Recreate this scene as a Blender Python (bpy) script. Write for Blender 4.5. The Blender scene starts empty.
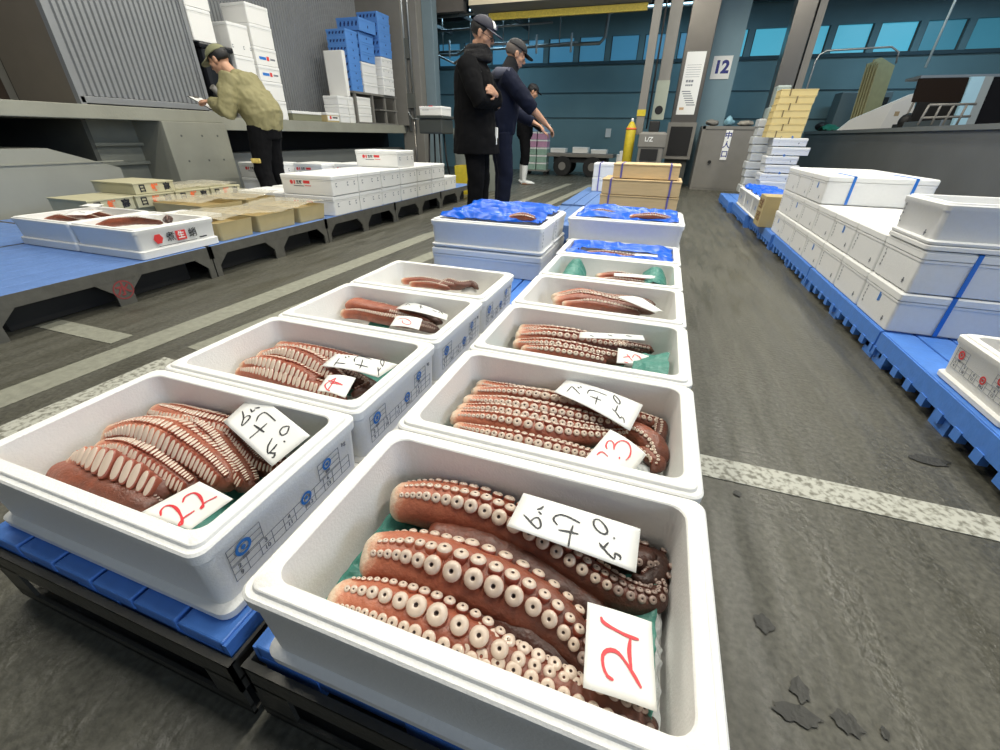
import bpy, bmesh, math, random
from mathutils import Vector, Matrix, noise
random.seed(7)
C=bpy.context.scene.collection
PI=math.pi
V=Vector
ARMS={"R1":[["rearmost long",[[-0.3534,0.4517,0.282],[-0.2884,0.4683,0.282],[-0.2034,0.4748,0.282],[-0.1173,0.4646,0.28],[-0.0436,0.4417,0.278],[0.0182,0.4212,0.274],[0.0679,0.4149,0.27],[0.1037,0.4271,0.266],[0.1078,0.4605,0.264]],[0.0325,0.0413,0.0413,0.0375,0.0312,0.025,0.0213,0.0175,0.0137],[[-64,-35,0.78,1,1],[-3,-22,0.85,0.95,1],[24,36,1.0,1,1]],[0.0,1.0]],["dark curled",[[-0.0611,0.4917,0.26],[0.0266,0.4917,0.26],[0.0858,0.4931,0.26],[0.1039,0.4973,0.26],[0.1056,0.4746,0.262],[0.0869,0.4516,0.266],[0.0681,0.4545,0.27]],[0.0275,0.0275,0.0263,0.0225,0.0187,0.015,0.01],[[-55,-30,0.8,1,1],[40,45,0.7,1,1]],[0.8,1.3]],["middle thick",[[-0.3303,0.3345,0.285],[-0.2611,0.3501,0.285],[-0.1856,0.3521,0.285],[-0.1141,0.3528,0.282],[-0.0515,0.3449,0.278],[-0.0018,0.3261,0.272],[0.0289,0.3029,0.268],[0.0572,0.2848,0.26]],[0.0325,0.0425,0.045,0.0425,0.0375,0.03,0.0238,0.0175],[[-64,-35,0.78,1,1],[-3,-22,0.85,0.95,1],[24,36,1.0,1,1]],[0.0,0.9]],["dark webbed",[[-0.1977,0.3228,0.26],[-0.1185,0.3229,0.26],[-0.0565,0.3143,0.258],[-0.004,0.2976,0.255],[0.0431,0.29,0.25]],[0.0225,0.0325,0.0325,0.025,0.0175],[],[0.75,1.1]],["front thick",[[-0.3333,0.2614,0.285],[-0.2663,0.2698,0.285],[-0.1958,0.2726,0.282],[-0.1297,0.2698,0.28],[-0.0695,0.2638,0.276],[-0.0183,0.2674,0.272],[0.0433,0.2708,0.268]],[0.0263,0.0338,0.0363,0.0338,0.0275,0.0213,0.015],[[-50,-25,0.75,1,1],[-2,16,1.15,1,1],[40,34,0.75,1,1]],[0.0,0.75]],["frontmost",[[-0.2884,0.2558,0.272],[-0.2088,0.2628,0.274],[-0.1366,0.2642,0.274],[-0.0719,0.2642,0.272],[-0.0121,0.2614,0.27],[0.0461,0.2586,0.266],[0.0916,0.261,0.262],[0.1084,0.2739,0.26]],[0.0213,0.0275,0.0287,0.0287,0.0263,0.0238,0.02,0.0125],[[-38,-5,1.0,1,1],[20,25,1.0,1,1]],[0.05,0.9]],["coiled back",[[-0.0857,0.4844,0.25],[-0.0011,0.4889,0.25],[0.0654,0.4917,0.25],[0.1028,0.4733,0.25],[0.0849,0.4309,0.25],[0.0299,0.3928,0.248]],[0.03,0.03,0.0275,0.025,0.0225,0.015],[[0,20,0.7,1,1]],[0.85,1.3]],["sunken rear",[[-0.2657,0.4216,0.26],[-0.175,0.4267,0.26],[-0.0844,0.4138,0.258],[-0.0084,0.3947,0.254],[0.0451,0.3846,0.25]],[0.0275,0.035,0.035,0.0275,0.0175],[],[0.5,1.0]],["sunken middle",[[-0.2687,0.3139,0.26],[-0.1956,0.3186,0.26],[-0.1169,0.3186,0.258],[-0.0405,0.308,0.255],[0.0172,0.2927,0.25]],[0.0275,0.035,0.035,0.03,0.0175],[],[0.5,0.95]]],"R2":[["rearmost",[[-0.3583,0.8731,0.282],[-0.2786,0.8665,0.282],[-0.1863,0.8643,0.282],[-0.094,0.8665,0.282],[0.0057,0.8709,0.28],[0.0674,0.8752,0.274],[0.0949,0.8796,0.268],[0.0942,0.8485,0.264]],[0.0216,0.0274,0.0294,0.0274,0.0235,0.0196,0.0157,0.0118],[[-60,-30,0.8,1,1],[-5,-20,0.8,1,1],[28,34,1.0,1,1]],[0.0,0.75]],["upper middle",[[-0.3579,0.7789,0.287],[-0.2686,0.7953,0.287],[-0.1699,0.8008,0.287],[-0.0876,0.8101,0.284],[-0.019,0.8206,0.28],[0.0315,0.8521,0.274]],[0.0225,0.0284,0.0294,0.0255,0.0196,0.0137],[[-60,-30,0.8,1,1],[-5,-20,0.8,1,1],[28,34,1.0,1,1]],[0.0,0.6]],["lower middle",[[-0.3583,0.7133,0.287],[-0.2687,0.7257,0.29],[-0.1745,0.7288,0.29],[-0.0976,0.7426,0.284],[-0.0237,0.7704,0.278],[0.0344,0.8127,0.274]],[0.0216,0.0274,0.0294,0.0255,0.0196,0.0137],[[-60,-30,0.8,1,1],[-5,-20,0.8,1,1],[28,34,1.0,1,1]],[0.0,0.5]],["front",[[-0.3401,0.6892,0.28],[-0.2531,0.6839,0.282],[-0.1728,0.6844,0.282],[-0.0969,0.6895,0.278],[-0.0343,0.6973,0.274],[0.0169,0.7046,0.27]],[0.0176,0.0255,0.0274,0.0255,0.0196,0.0137],[[-60,-30,0.8,1,1],[-5,-20,0.8,1,1],[28,34,1.0,1,1]],[0.05,0.7]],["bunched reddish",[[-0.0306,0.8348,0.267],[0.0382,0.822,0.274],[0.0786,0.7986,0.274],[0.0996,0.7722,0.267],[0.1069,0.7407,0.262]],[0.0176,0.0274,0.0294,0.0255,0.0157],[[30,25,0.5,1,1]],[0.25,0.7]],["second from the back",[[-0.3591,0.8357,0.28],[-0.2616,0.8522,0.286],[-0.1597,0.861,0.286],[-0.0612,0.8698,0.28],[0.0228,0.8745,0.274],[0.0588,0.8708,0.268]],[0.0196,0.0265,0.0274,0.0245,0.0196,0.0118],[[-60,-30,0.8,1,1],[-5,-20,0.8,1,1],[28,34,1.0,1,1]],[0.0,0.7]],["third from the front",[[-0.3592,0.7464,0.284],[-0.2686,0.7594,0.29],[-0.1718,0.7617,0.29],[-0.092,0.7717,0.284],[-0.0159,0.7992,0.276]],[0.0196,0.0265,0.0274,0.0245,0.0157],[[-60,-30,0.8,1,1],[-5,-20,0.8,1,1],[28,34,1.0,1,1]],[0.0,0.5]],["lowest front",[[-0.2999,0.6811,0.274],[-0.2143,0.6732,0.276],[-0.1361,0.6732,0.274],[-0.0627,0.6818,0.27],[-0.0005,0.6837,0.266]],[0.0176,0.0235,0.0245,0.0216,0.0137],[[-60,-30,0.8,1,1],[-5,-20,0.8,1,1],[28,34,1.0,1,1]],[0.1,0.7]],["small curled tip",[[0.0547,0.884,0.262],[0.0841,0.8796,0.27],[0.1033,0.8774,0.272],[0.1026,0.8306,0.268],[0.0848,0.8091,0.262]],[0.0118,0.0157,0.0157,0.0137,0.0098],[[0,10,0.7,1,1],[50,50,0.7,1,1]],[0.4,0.9]],["front curled tip",[[0.0554,0.7909,0.262],[0.081,0.7641,0.268],[0.1004,0.74,0.266],[0.0918,0.7159,0.262]],[0.0118,0.0176,0.0176,0.0118],[[0,10,0.7,1,1],[50,50,0.7,1,1]],[0.3,0.7]]],"R3":[["rear",[[-0.3569,1.2443,0.286],[-0.2646,1.2368,0.294],[-0.1624,1.2368,0.294],[-0.0785,1.2443,0.286],[0.0001,1.2493,0.286],[0.0651,1.2518,0.284],[0.067,1.2483,0.28]],[0.0246,0.0314,0.0314,0.0246,0.0202,0.0179,0.0112],[[-55,-30,0.8,1,1],[0,-10,0.75,1,1],[35,38,0.9,1,1]],[0,0.95]],["middle",[[-0.3515,1.1914,0.286],[-0.259,1.2085,0.294],[-0.1625,1.2135,0.294],[-0.0692,1.2282,0.286],[0.0063,1.2493,0.282],[0.0535,1.2411,0.274]],[0.0246,0.0314,0.0314,0.0246,0.0202,0.0134],[[-55,-30,0.8,1,1],[0,-10,0.75,1,1],[35,38,0.9,1,1]],[0,0.9]],["front",[[-0.3442,1.1469,0.282],[-0.2448,1.1521,0.29],[-0.1512,1.1552,0.288],[-0.0614,1.1705,0.28],[0.0119,1.1897,0.274]],[0.0224,0.0291,0.0291,0.0246,0.0179],[[-55,-30,0.8,1,1],[0,-10,0.75,1,1],[35,38,0.9,1,1]],[0,0.7]],["second from the back",[[-0.3547,1.224,0.286],[-0.2611,1.2393,0.294],[-0.1616,1.2393,0.294],[-0.0714,1.2468,0.288],[0.0091,1.2518,0.284],[0.0607,1.2568,0.279]],[0.0224,0.0291,0.0291,0.0224,0.0179,0.0134],[[-55,-30,0.8,1,1],[0,-10,0.75,1,1],[35,38,0.9,1,1]],[0,0.9]],["frontmost",[[-0.3112,1.1258,0.28],[-0.2222,1.1251,0.286],[-0.1308,1.1288,0.284],[-0.054,1.1361,0.278]],[0.0202,0.0258,0.0258,0.0179],[[-55,-30,0.8,1,1],[0,-10,0.75,1,1],[35,38,0.9,1,1]],[0.05,0.6]]],"R4":[["rear long",[[-0.3198,1.5668,0.303],[-0.2209,1.6211,0.316],[-0.122,1.6253,0.31],[-0.0292,1.6317,0.316],[0.0412,1.6338,0.31],[0.0692,1.6016,0.303]],[0.0171,0.0228,0.019,0.0133,0.0114,0.0076],[[-50,-25,0.8,1,1],[30,40,0.7,1,1]],[0,0.95]],["front thick",[[-0.3085,1.537,0.298],[-0.2109,1.5764,0.31],[-0.0947,1.5684,0.308],[-0.0013,1.5598,0.304],[0.0709,1.5719,0.298]],[0.019,0.0285,0.0247,0.0209,0.0152],[[-60,-30,0.8,1,1],[-5,10,0.7,1,1]],[0.05,0.9]],["middle",[[-0.3008,1.5528,0.306],[-0.195,1.5954,0.314],[-0.0991,1.6025,0.312],[-0.0084,1.6025,0.308],[0.0587,1.5834,0.304]],[0.0171,0.0228,0.0209,0.0171,0.0114],[[-40,-20,0.8,1,1],[25,35,0.8,1,1]],[0,0.8]],["frontmost",[[-0.2677,1.5117,0.3],[-0.1653,1.5348,0.306],[-0.0718,1.5321,0.304],[0.0192,1.5248,0.3]],[0.0171,0.0228,0.0209,0.0133],[[10,30,0.8,1,1]],[0.1,0.8]]],"R5":[["rear",[[-0.1866,1.8279,0.33],[-0.1092,1.8572,0.335],[-0.0033,1.8553,0.33],[0.0796,1.8676,0.323]],[0.0162,0.0216,0.018,0.0126],[[10,20,0.8,1,1]],[0,0.8]],["front",[[-0.1889,1.7894,0.323],[-0.1033,1.8101,0.327],[-0.0002,1.8206,0.323],[0.0813,1.83,0.317]],[0.0162,0.0198,0.018,0.0126],[[30,35,0.8,1,1]],[0,0.8]]],"L1":[["rearmost",[[-1.0153,0.4982,0.279],[-0.9553,0.4903,0.284],[-0.8672,0.4903,0.284],[-0.7819,0.4955,0.282],[-0.7168,0.4711,0.278],[-0.6577,0.4486,0.274],[-0.6101,0.4502,0.269]],[0.0283,0.0354,0.0354,0.0307,0.026,0.0212,0.0153],[[-50,-32,0.8,0.5,1.2],[-4,-4,0.72,0.5,1.15],[38,40,1.05,0.5,1.35]],[0,0.75]],["upper middle",[[-1.0123,0.3892,0.284],[-0.9537,0.4192,0.294],[-0.872,0.4252,0.296],[-0.7887,0.413,0.29],[-0.7205,0.3985,0.284],[-0.6603,0.3807,0.276]],[0.0283,0.0378,0.0401,0.0354,0.0307,0.0236],[[-50,-32,0.8,0.5,1.2],[-4,-4,0.72,0.5,1.15],[38,40,1.05,0.5,1.35]],[0,0.5]],["back middle",[[-0.9791,0.4724,0.274],[-0.89,0.4794,0.284],[-0.7997,0.4607,0.284],[-0.7292,0.4334,0.278],[-0.6739,0.4144,0.272],[-0.6296,0.3943,0.266]],[0.026,0.033,0.033,0.0307,0.026,0.0165],[[-50,-32,0.8,0.5,1.2],[-4,-4,0.72,0.5,1.15],[38,40,1.05,0.5,1.35]],[0.1,0.7]],["lower middle",[[-0.9989,0.367,0.278],[-0.9289,0.3786,0.284],[-0.8486,0.3728,0.284],[-0.7746,0.362,0.278],[-0.713,0.3521,0.272]],[0.026,0.033,0.0354,0.0307,0.0236],[[-50,-32,0.8,0.5,1.2],[-4,-4,0.72,0.5,1.15],[38,40,1.05,0.5,1.35]],[0.05,0.6]],["front suckered",[[-1.0035,0.3222,0.276],[-0.9398,0.33,0.284],[-0.8682,0.3296,0.284],[-0.8032,0.329,0.278],[-0.7451,0.3214,0.27]],[0.0236,0.0354,0.0378,0.0354,0.0283],[[-50,-28,0.8,0.55,1.2],[14,34,1.5,0.55,1.4]],[0.0,0.75]],["smooth brown front",[[-1.0153,0.3022,0.266],[-0.9491,0.2954,0.27],[-0.8602,0.294,0.268],[-0.7798,0.2927,0.264],[-0.7363,0.2904,0.254]],[0.0283,0.0378,0.0389,0.0378,0.0307],[[-30,0,0.25,1,1]],[0.35,0.8]],["dark tip, card covered,",[[-0.7912,0.5061,0.254],[-0.6992,0.4842,0.259],[-0.6191,0.4645,0.259],[-0.5789,0.4604,0.254]],[0.0212,0.0236,0.0212,0.0142],[[0,10,0.6,1,1]],[0.9,1.2]]],"L2":[["rearmost",[[-1.0166,0.8652,0.278],[-0.9442,0.8587,0.283],[-0.8306,0.8626,0.283],[-0.7402,0.8677,0.28],[-0.6478,0.8755,0.276]],[0.0253,0.031,0.0276,0.023,0.0161],[[-45,-28,0.9,0.58,1.2],[30,40,1.2,0.58,1.3]],[0,0.6]],["second from the back",[[-1.0056,0.8677,0.276],[-0.9244,0.8626,0.28],[-0.8283,0.8482,0.278],[-0.7421,0.825,0.274]],[0.023,0.0276,0.0253,0.0207],[[-45,-28,0.9,0.58,1.2],[30,40,1.2,0.58,1.3]],[0.0,0.5]],["middle",[[-1.0091,0.7826,0.283],[-0.9427,0.8178,0.288],[-0.8413,0.804,0.288],[-0.7551,0.7792,0.28],[-0.6769,0.7506,0.272]],[0.0253,0.0333,0.0322,0.0276,0.0207],[[-45,-28,0.9,0.58,1.2],[30,40,1.2,0.58,1.3]],[0.05,0.8]],["front",[[-1.0166,0.7353,0.278],[-0.9636,0.7528,0.284],[-0.8619,0.7489,0.284],[-0.7559,0.732,0.278]],[0.0253,0.0333,0.0345,0.0276],[[-45,-28,0.9,0.58,1.2],[30,40,1.2,0.58,1.3]],[0.0,0.5]],["frontmost",[[-1.0176,0.723,0.27],[-0.9324,0.729,0.274],[-0.8279,0.7263,0.272],[-0.7249,0.7184,0.268],[-0.6573,0.71,0.264]],[0.023,0.0299,0.0299,0.0276,0.0184],[[-45,-28,0.9,0.58,1.2],[30,40,1.2,0.58,1.3]],[0.1,0.6]],["dark inner",[[-0.8047,0.8378,0.268],[-0.7132,0.8074,0.27],[-0.6375,0.79,0.264],[-0.6647,0.7473,0.258]],[0.0207,0.0253,0.023,0.0161],[[10,30,0.8,0.8,1]],[0.7,1.1]]],"L3":[["reddish back",[[-1.0181,1.2244,0.288],[-0.9855,1.2213,0.3],[-0.8841,1.2257,0.294],[-0.7676,1.2325,0.286],[-0.6735,1.2067,0.276]],[0.022,0.032,0.028,0.022,0.014],[[-58,-28,0.8,0.65,1.1]],[0.1,0.5]],["dark rear",[[-0.9253,1.2369,0.286],[-0.8053,1.2347,0.288],[-0.6883,1.2369,0.282],[-0.6429,1.2437,0.273]],[0.018,0.02,0.018,0.012],[[0,10,0.8,0.7,1]],[0.5,1.1]],["front",[[-1.0199,1.1762,0.28],[-0.9494,1.1887,0.284],[-0.8199,1.1831,0.282],[-0.7268,1.1955,0.276],[-0.6547,1.2149,0.268]],[0.018,0.022,0.022,0.02,0.014],[[20,34,0.9,0.65,1]],[0.1,0.9]],["middle",[[-1.0199,1.2192,0.28],[-0.9384,1.2302,0.288],[-0.8129,1.2263,0.286],[-0.7003,1.2203,0.278]],[0.018,0.024,0.022,0.014],[[-20,0,0.8,0.65,1.1],[40,40,0.8,0.65,1.1]],[0.1,0.8]],["frontmost dark",[[-0.8525,1.201,0.278],[-0.7452,1.193,0.278],[-0.6635,1.1872,0.274],[-0.624,1.1847,0.27]],[0.016,0.02,0.018,0.012],[[0,20,0.8,0.8,1],[50,50,0.8,0.8,1]],[0.5,1]]],"L4":[["rear",[[-0.977,1.5338,0.305],[-0.8724,1.5482,0.313],[-0.7525,1.5429,0.307],[-0.6923,1.5615,0.3]],[0.0153,0.0187,0.017,0.0102],[[10,30,0.7,1,1]],[0.1,0.8]],["curled",[[-0.7931,1.5123,0.307],[-0.7697,1.5607,0.317],[-0.7113,1.5538,0.313],[-0.67,1.585,0.313],[-0.6333,1.5613,0.303]],[0.0136,0.017,0.017,0.0153,0.0102],[[10,30,0.6,1,1]],[0.4,0.9]],["middle",[[-0.924,1.5098,0.305],[-0.8302,1.5127,0.311],[-0.7358,1.5072,0.307]],[0.0119,0.0153,0.0119],[[10,30,0.7,1,1]],[0.1,0.6]]]}
CARDS=[["R1","long white price card with three brushed black characters in the nearest right octopus box",[[-0.1227,0.4946,0.34],[0.068,0.4924,0.332],[0.0675,0.4212,0.32],[-0.1282,0.4237,0.336]],"ink_black",0.003,[[[0.087,0.597],[0.143,0.69],[0.211,0.804],[0.235,0.802],[0.246,0.732],[0.223,0.603],[0.199,0.552],[0.172,0.596],[0.154,0.722]],[[0.171,0.34],[0.196,0.283],[0.205,0.217]],[[0.189,0.393],[0.213,0.434]],[[0.362,0.567],[0.328,0.497],[0.319,0.414],[0.339,0.332],[0.375,0.283],[0.442,0.292],[0.526,0.342]],[[0.389,0.681],[0.458,0.644],[0.537,0.624]],[[0.483,0.47],[0.48,0.62],[0.486,0.822],[0.492,0.982]],[[0.654,0.111],[0.632,0.157],[0.637,0.276],[0.672,0.376],[0.725,0.422],[0.749,0.365],[0.743,0.273],[0.708,0.174],[0.67,0.111],[0.654,0.111]],[[0.808,0.418],[0.811,0.435]],[[0.772,0.583],[0.74,0.738],[0.709,0.663]],[[0.709,0.663],[0.789,0.83],[0.836,0.884],[0.833,0.759],[0.873,0.778],[0.878,0.848]]]],["R1","square white card with a red two and one in the nearest right box",[[0.0088,0.3547,0.32],[0.0924,0.3625,0.31],[0.102,0.2632,0.306],[0.0198,0.2537,0.318]],"ink_red",0.0046,[[[0.22,0.164],[0.24,0.203],[0.325,0.236],[0.475,0.268],[0.625,0.289],[0.768,0.288]],[[0.654,0.327],[0.636,0.445],[0.646,0.578],[0.666,0.674]],[[0.784,0.812],[0.685,0.703],[0.532,0.562],[0.431,0.514],[0.316,0.537],[0.252,0.611],[0.263,0.724],[0.321,0.812],[0.391,0.832]]]],["R2","narrow white price card with brushed black characters in the octopus box with crushed ice",[[-0.1305,0.9065,0.332],[0.0556,0.8642,0.326],[0.0353,0.7695,0.314],[-0.1479,0.8374,0.332]],"ink_black",0.003,[[[0.129,0.73],[0.132,0.384],[0.166,0.413],[0.287,0.613]],[[0.202,0.29],[0.226,0.339]],[[0.222,0.214],[0.245,0.267]],[[0.359,0.448],[0.351,0.291],[0.393,0.222],[0.576,0.218]],[[0.407,0.526],[0.55,0.514]],[[0.487,0.428],[0.522,0.77]],[[0.65,0.085],[0.661,0.208],[0.733,0.346],[0.76,0.331],[0.736,0.212],[0.663,0.103],[0.65,0.085]],[[0.749,0.436],[0.759,0.667],[0.718,0.631]],[[0.759,0.667],[0.844,0.802],[0.848,0.735],[0.882,0.764],[0.907,0.876]]]],["R2","white card with a red two and three in the box with crushed ice",[[-0.0056,0.7431,0.326],[0.072,0.7021,0.314],[0.0457,0.6449,0.294],[-0.0428,0.6475,0.31]],"ink_red",0.0032,[[[0.163,0.783],[0.168,0.72],[0.217,0.656],[0.372,0.716]],[[0.251,0.53],[0.187,0.466],[0.154,0.34],[0.199,0.28],[0.287,0.312],[0.385,0.469]],[[0.385,0.469],[0.343,0.345],[0.355,0.205],[0.434,0.11],[0.565,0.101],[0.681,0.22],[0.741,0.396],[0.733,0.565]],[[0.587,0.592],[0.602,0.636]]]],["R3","narrow white price card standing edge-up in the third octopus box of the right column",[[-0.1482,1.194,0.339],[0.036,1.2375,0.339],[0.0442,1.2254,0.329],[-0.1462,1.1711,0.329]],"ink_black",0.0018,[[[0.163,0.512],[0.22,0.732]],[[0.443,0.297],[0.511,0.519]],[[0.726,0.227],[0.806,0.419]]]],["R3","white card with a red one and five in the third right box",[[-0.0284,1.1754,0.314],[0.0614,1.1602,0.311],[0.0628,1.1294,0.294],[-0.0239,1.1118,0.296]],"ink_red",0.0028,[[[0.239,0.89],[0.368,0.964]],[[0.197,0.579],[0.405,0.456]],[[0.302,0.34],[0.491,0.747]],[[0.483,0.535],[0.546,0.244],[0.688,0.316],[0.791,0.631],[0.782,0.846],[0.685,0.877]]]],["R4","long curved white card in the fourth octopus box of the right column",[[-0.0718,1.5371,0.349],[0.0158,1.5602,0.349],[0.0964,1.4885,0.332],[0.0668,1.4668,0.332]],"ink_black",0.0018,[]],["R5","white card lying behind the octopus between green film sheets",[[-0.1128,1.8157,0.359],[0.053,1.8362,0.359],[0.0548,1.8165,0.352],[-0.1097,1.7955,0.352]],"ink_black",0.0018,[]],["R5","small white corner of card against the front rim of the box with green film sheets",[[0.0229,1.8908,0.314],[0.057,1.8593,0.314],[0.0519,1.8182,0.304],[0.002,1.8412,0.304]],"ink_black",0.0018,[]],["L1","white price card with brushed black characters leaning in the nearest left octopus box",[[-0.7749,0.5708,0.349],[-0.5475,0.4829,0.354],[-0.5727,0.4073,0.332],[-0.7704,0.4783,0.332]],"ink_black",0.0034,[[[0.096,0.552],[0.191,0.64],[0.267,0.8],[0.272,0.618],[0.248,0.524],[0.208,0.55],[0.204,0.672]],[[0.162,0.391],[0.213,0.413],[0.217,0.343]],[[0.199,0.304],[0.243,0.228]],[[0.369,0.508],[0.334,0.399],[0.348,0.25],[0.423,0.225],[0.558,0.236]],[[0.394,0.613],[0.572,0.585]],[[0.506,0.406],[0.505,0.599],[0.501,0.879]],[[0.738,0.139],[0.697,0.228],[0.715,0.36],[0.771,0.388],[0.791,0.284],[0.748,0.143]],[[0.848,0.455],[0.865,0.457]],[[0.718,0.577],[0.766,0.761],[0.839,0.858],[0.83,0.669],[0.822,0.606]],[[0.839,0.858],[0.894,0.766],[0.929,0.854],[0.911,0.866]]]],["L1","white card with two red handwritten twos in the nearest left box",[[-0.6727,0.3413,0.322],[-0.5725,0.3243,0.332],[-0.6004,0.2637,0.314],[-0.7274,0.2679,0.299]],"ink_red",0.0042,[[[0.359,0.914],[0.243,0.823],[0.198,0.706],[0.288,0.657],[0.469,0.699],[0.669,0.806],[0.813,0.944],[0.781,0.981],[0.716,0.812],[0.711,0.597]],[[0.342,0.504],[0.241,0.393],[0.254,0.263],[0.389,0.249],[0.589,0.323],[0.752,0.438],[0.735,0.472],[0.679,0.336],[0.714,0.13]]]],["L2","white price card with black characters in the second left octopus box",[[-0.7644,0.8269,0.326],[-0.5646,0.8256,0.332],[-0.5881,0.768,0.319],[-0.7621,0.7653,0.32]],"ink_black",0.0028,[[[0.206,0.903],[0.15,0.329]],[[0.164,0.677],[0.34,0.671]],[[0.21,0.167],[0.245,0.246]],[[0.246,0.089],[0.282,0.182]],[[0.435,0.433],[0.384,0.217],[0.411,-0.006],[0.617,0.079]],[[0.492,0.581],[0.707,0.603]],[[0.515,0.211],[0.628,0.792]],[[0.833,0.493],[0.972,0.903]],[[0.899,0.702],[0.871,0.461]],[[0.87,0.358],[0.805,0.043],[0.746,-0.057],[0.774,0.143],[0.87,0.358]]]],["L2","white card with a red four in the second left box",[[-0.7152,0.7308,0.319],[-0.6398,0.7457,0.319],[-0.6219,0.6744,0.306],[-0.7058,0.6767,0.306]],"ink_red",0.0034,[[[0.398,0.209],[0.17,0.584],[0.303,0.848],[0.454,0.923]],[[0.381,0.874],[0.405,0.229]],[[0.309,0.508],[0.743,0.499]],[[0.19,0.369],[0.702,0.479]]]],["L3","long white price card with black characters in the third left octopus box",[[-0.7978,1.2783,0.322],[-0.6013,1.2069,0.324],[-0.5943,1.1832,0.314],[-0.8097,1.2135,0.316]],"ink_black",0.0028,[[[0.078,0.472],[0.083,0.264],[0.177,0.41]],[[0.356,0.238],[0.448,0.315]],[[0.359,0.046],[0.433,0.506]],[[0.655,0.235],[0.759,0.291]],[[0.802,0.34],[0.837,-0.033],[0.896,0.275]]]],["L3","white card with a red six in the third left box",[[-0.7653,1.1415,0.319],[-0.6711,1.1543,0.319],[-0.6553,1.099,0.304],[-0.7579,1.0894,0.306]],"ink_red",0.003,[[[0.145,0.349],[0.323,0.244],[0.568,0.39],[0.685,0.63],[0.574,0.798],[0.406,0.691],[0.319,0.382]]]],["L4","small blank white card against the front rim of the farthest left octopus box",[[-0.7067,1.5734,0.299],[-0.6506,1.5815,0.299],[-0.6393,1.5643,0.284],[-0.7067,1.5513,0.284]],"ink_black",0.0018,[]]]

# ------------------------------------------------------------------ materials
MATS={}
def mat(name,col,rough=.6,metal=0,bump=0,bscale=60,var=0,vscale=8,spec=.5,emit=None,es=0,alpha=None,coat=0,detail=3,stretch=None,trans=0):
    if name in MATS: return MATS[name]
    m=bpy.data.materials.new(name); m.use_nodes=True
    nt=m.node_tree; N=nt.nodes; L=nt.links; b=N['Principled BSDF']
    c=(*col,1)
    b.inputs['Base Color'].default_value=c; b.inputs['Roughness'].default_value=rough; b.inputs['Metallic'].default_value=metal
    b.inputs['Specular IOR Level'].default_value=spec; b.inputs['Coat Weight'].default_value=coat
    if trans: b.inputs['Transmission Weight'].default_value=trans
    if emit: b.inputs['Emission Color'].default_value=(*emit,1); b.inputs['Emission Strength'].default_value=es
    tc=N.new('ShaderNodeTexCoord'); mp=N.new('ShaderNodeMapping'); L.new(tc.outputs['Object'],mp.inputs[0])
    if stretch: mp.inputs['Scale'].default_value=stretch
    nz=N.new('ShaderNodeTexNoise'); nz.inputs['Scale'].default_value=vscale; nz.inputs['Detail'].default_value=detail; L.new(mp.outputs[0],nz.inputs[0])
    mx=N.new('ShaderNodeMix'); mx.data_type='RGBA'
    k=var or .04
    mx.inputs[6].default_value=(*[max(0,v*(1-k)) for v in col],1); mx.inputs[7].default_value=(*[min(1,v*(1+k)) for v in col],1)
    L.new(nz.outputs[0],mx.inputs[0]); L.new(mx.outputs[2],b.inputs['Base Color'])
    if bump:
        n2=N.new('ShaderNodeTexNoise'); n2.inputs['Scale'].default_value=bscale; n2.inputs['Detail'].default_value=3; L.new(mp.outputs[0],n2.inputs[0])
        bp=N.new('ShaderNodeBump'); bp.inputs['Strength'].default_value=bump; bp.inputs['Distance'].default_value=.01
        L.new(n2.outputs[0],bp.inputs['Height']); L.new(bp.outputs[0],b.inputs['Normal'])
    if alpha is not None: b.inputs['Alpha'].default_value=alpha
    MATS[name]=m; return m
FOAM=mat('foam',(.86,.85,.815),.55,bump=.12,bscale=220,var=.03,vscale=120)
FOAM2=mat('foam_worn',(.80,.80,.79),.6,bump=.12,bscale=200,var=.04,vscale=60)
LID=mat('foam_lid',(.84,.84,.82),.55,bump=.1,bscale=200)
BLUE=mat('blue_plastic',(.085,.245,.70),.42,bump=.1,bscale=90,var=.14,vscale=30)
BLUE2=mat('blue_plastic_faded',(.12,.225,.50),.5,bump=.15,bscale=60,var=.18,vscale=14)
STEEL=mat('dark_steel',(.075,.072,.062),.45,.5,bump=.15,bscale=70,var=.25,vscale=12)
BLACKP=mat('black_rubber',(.012,.012,.012),.6)
PAPER=mat('paper',(.86,.86,.83),.6,bump=.05,bscale=40,var=.02)
INK=mat('ink_black',(.02,.02,.025),.5)
RED=mat('ink_red',(.72,.045,.06),.5)
PBLUE=mat('print_blue',(.03,.20,.62),.5)
PRED=mat('print_red',(.75,.05,.05),.5)
PORANGE=mat('print_orange',(.85,.16,.05),.5)
PGREY=mat('print_grey',(.22,.23,.26),.6)
STRAP=mat('strap_blue',(.02,.17,.62),.35)
STRAPP=mat('strap_violet',(.13,.12,.42),.4)
WOOD=mat('pale_wood',(.68,.50,.27),.6,bump=.15,bscale=30,var=.14,vscale=9,stretch=(1,8,8))
WOOD2=mat('yellow_wood',(.80,.62,.26),.6,var=.08,vscale=9)
KRAFT=mat('tray_board',(.50,.40,.20),.55,var=.12,vscale=10)
CRATE=mat('crate_board',(.50,.47,.31),.6,var=.08,vscale=12)
CONC=mat('concrete_grey',(.29,.29,.24),.75,bump=.25,bscale=30,var=.22,vscale=3,detail=8)
CONCD=mat('concrete_dark',(.10,.105,.095),.8,bump=.2,bscale=30,var=.25,vscale=3,detail=8)
DARK=mat('void_dark',(.012,.012,.013),.8)
GREYP=mat('grey_panel',(.15,.16,.155),.5,bump=.1,bscale=40,var=.1,vscale=4)
DOCKR=mat('right_dock_paint',(.115,.12,.118),.55,bump=.1,bscale=20,var=.2,vscale=2,detail=8)
CORR=mat('corrugated_metal',(.29,.30,.31),.42,.35,bump=.08,bscale=40,var=.1,vscale=5)
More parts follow.
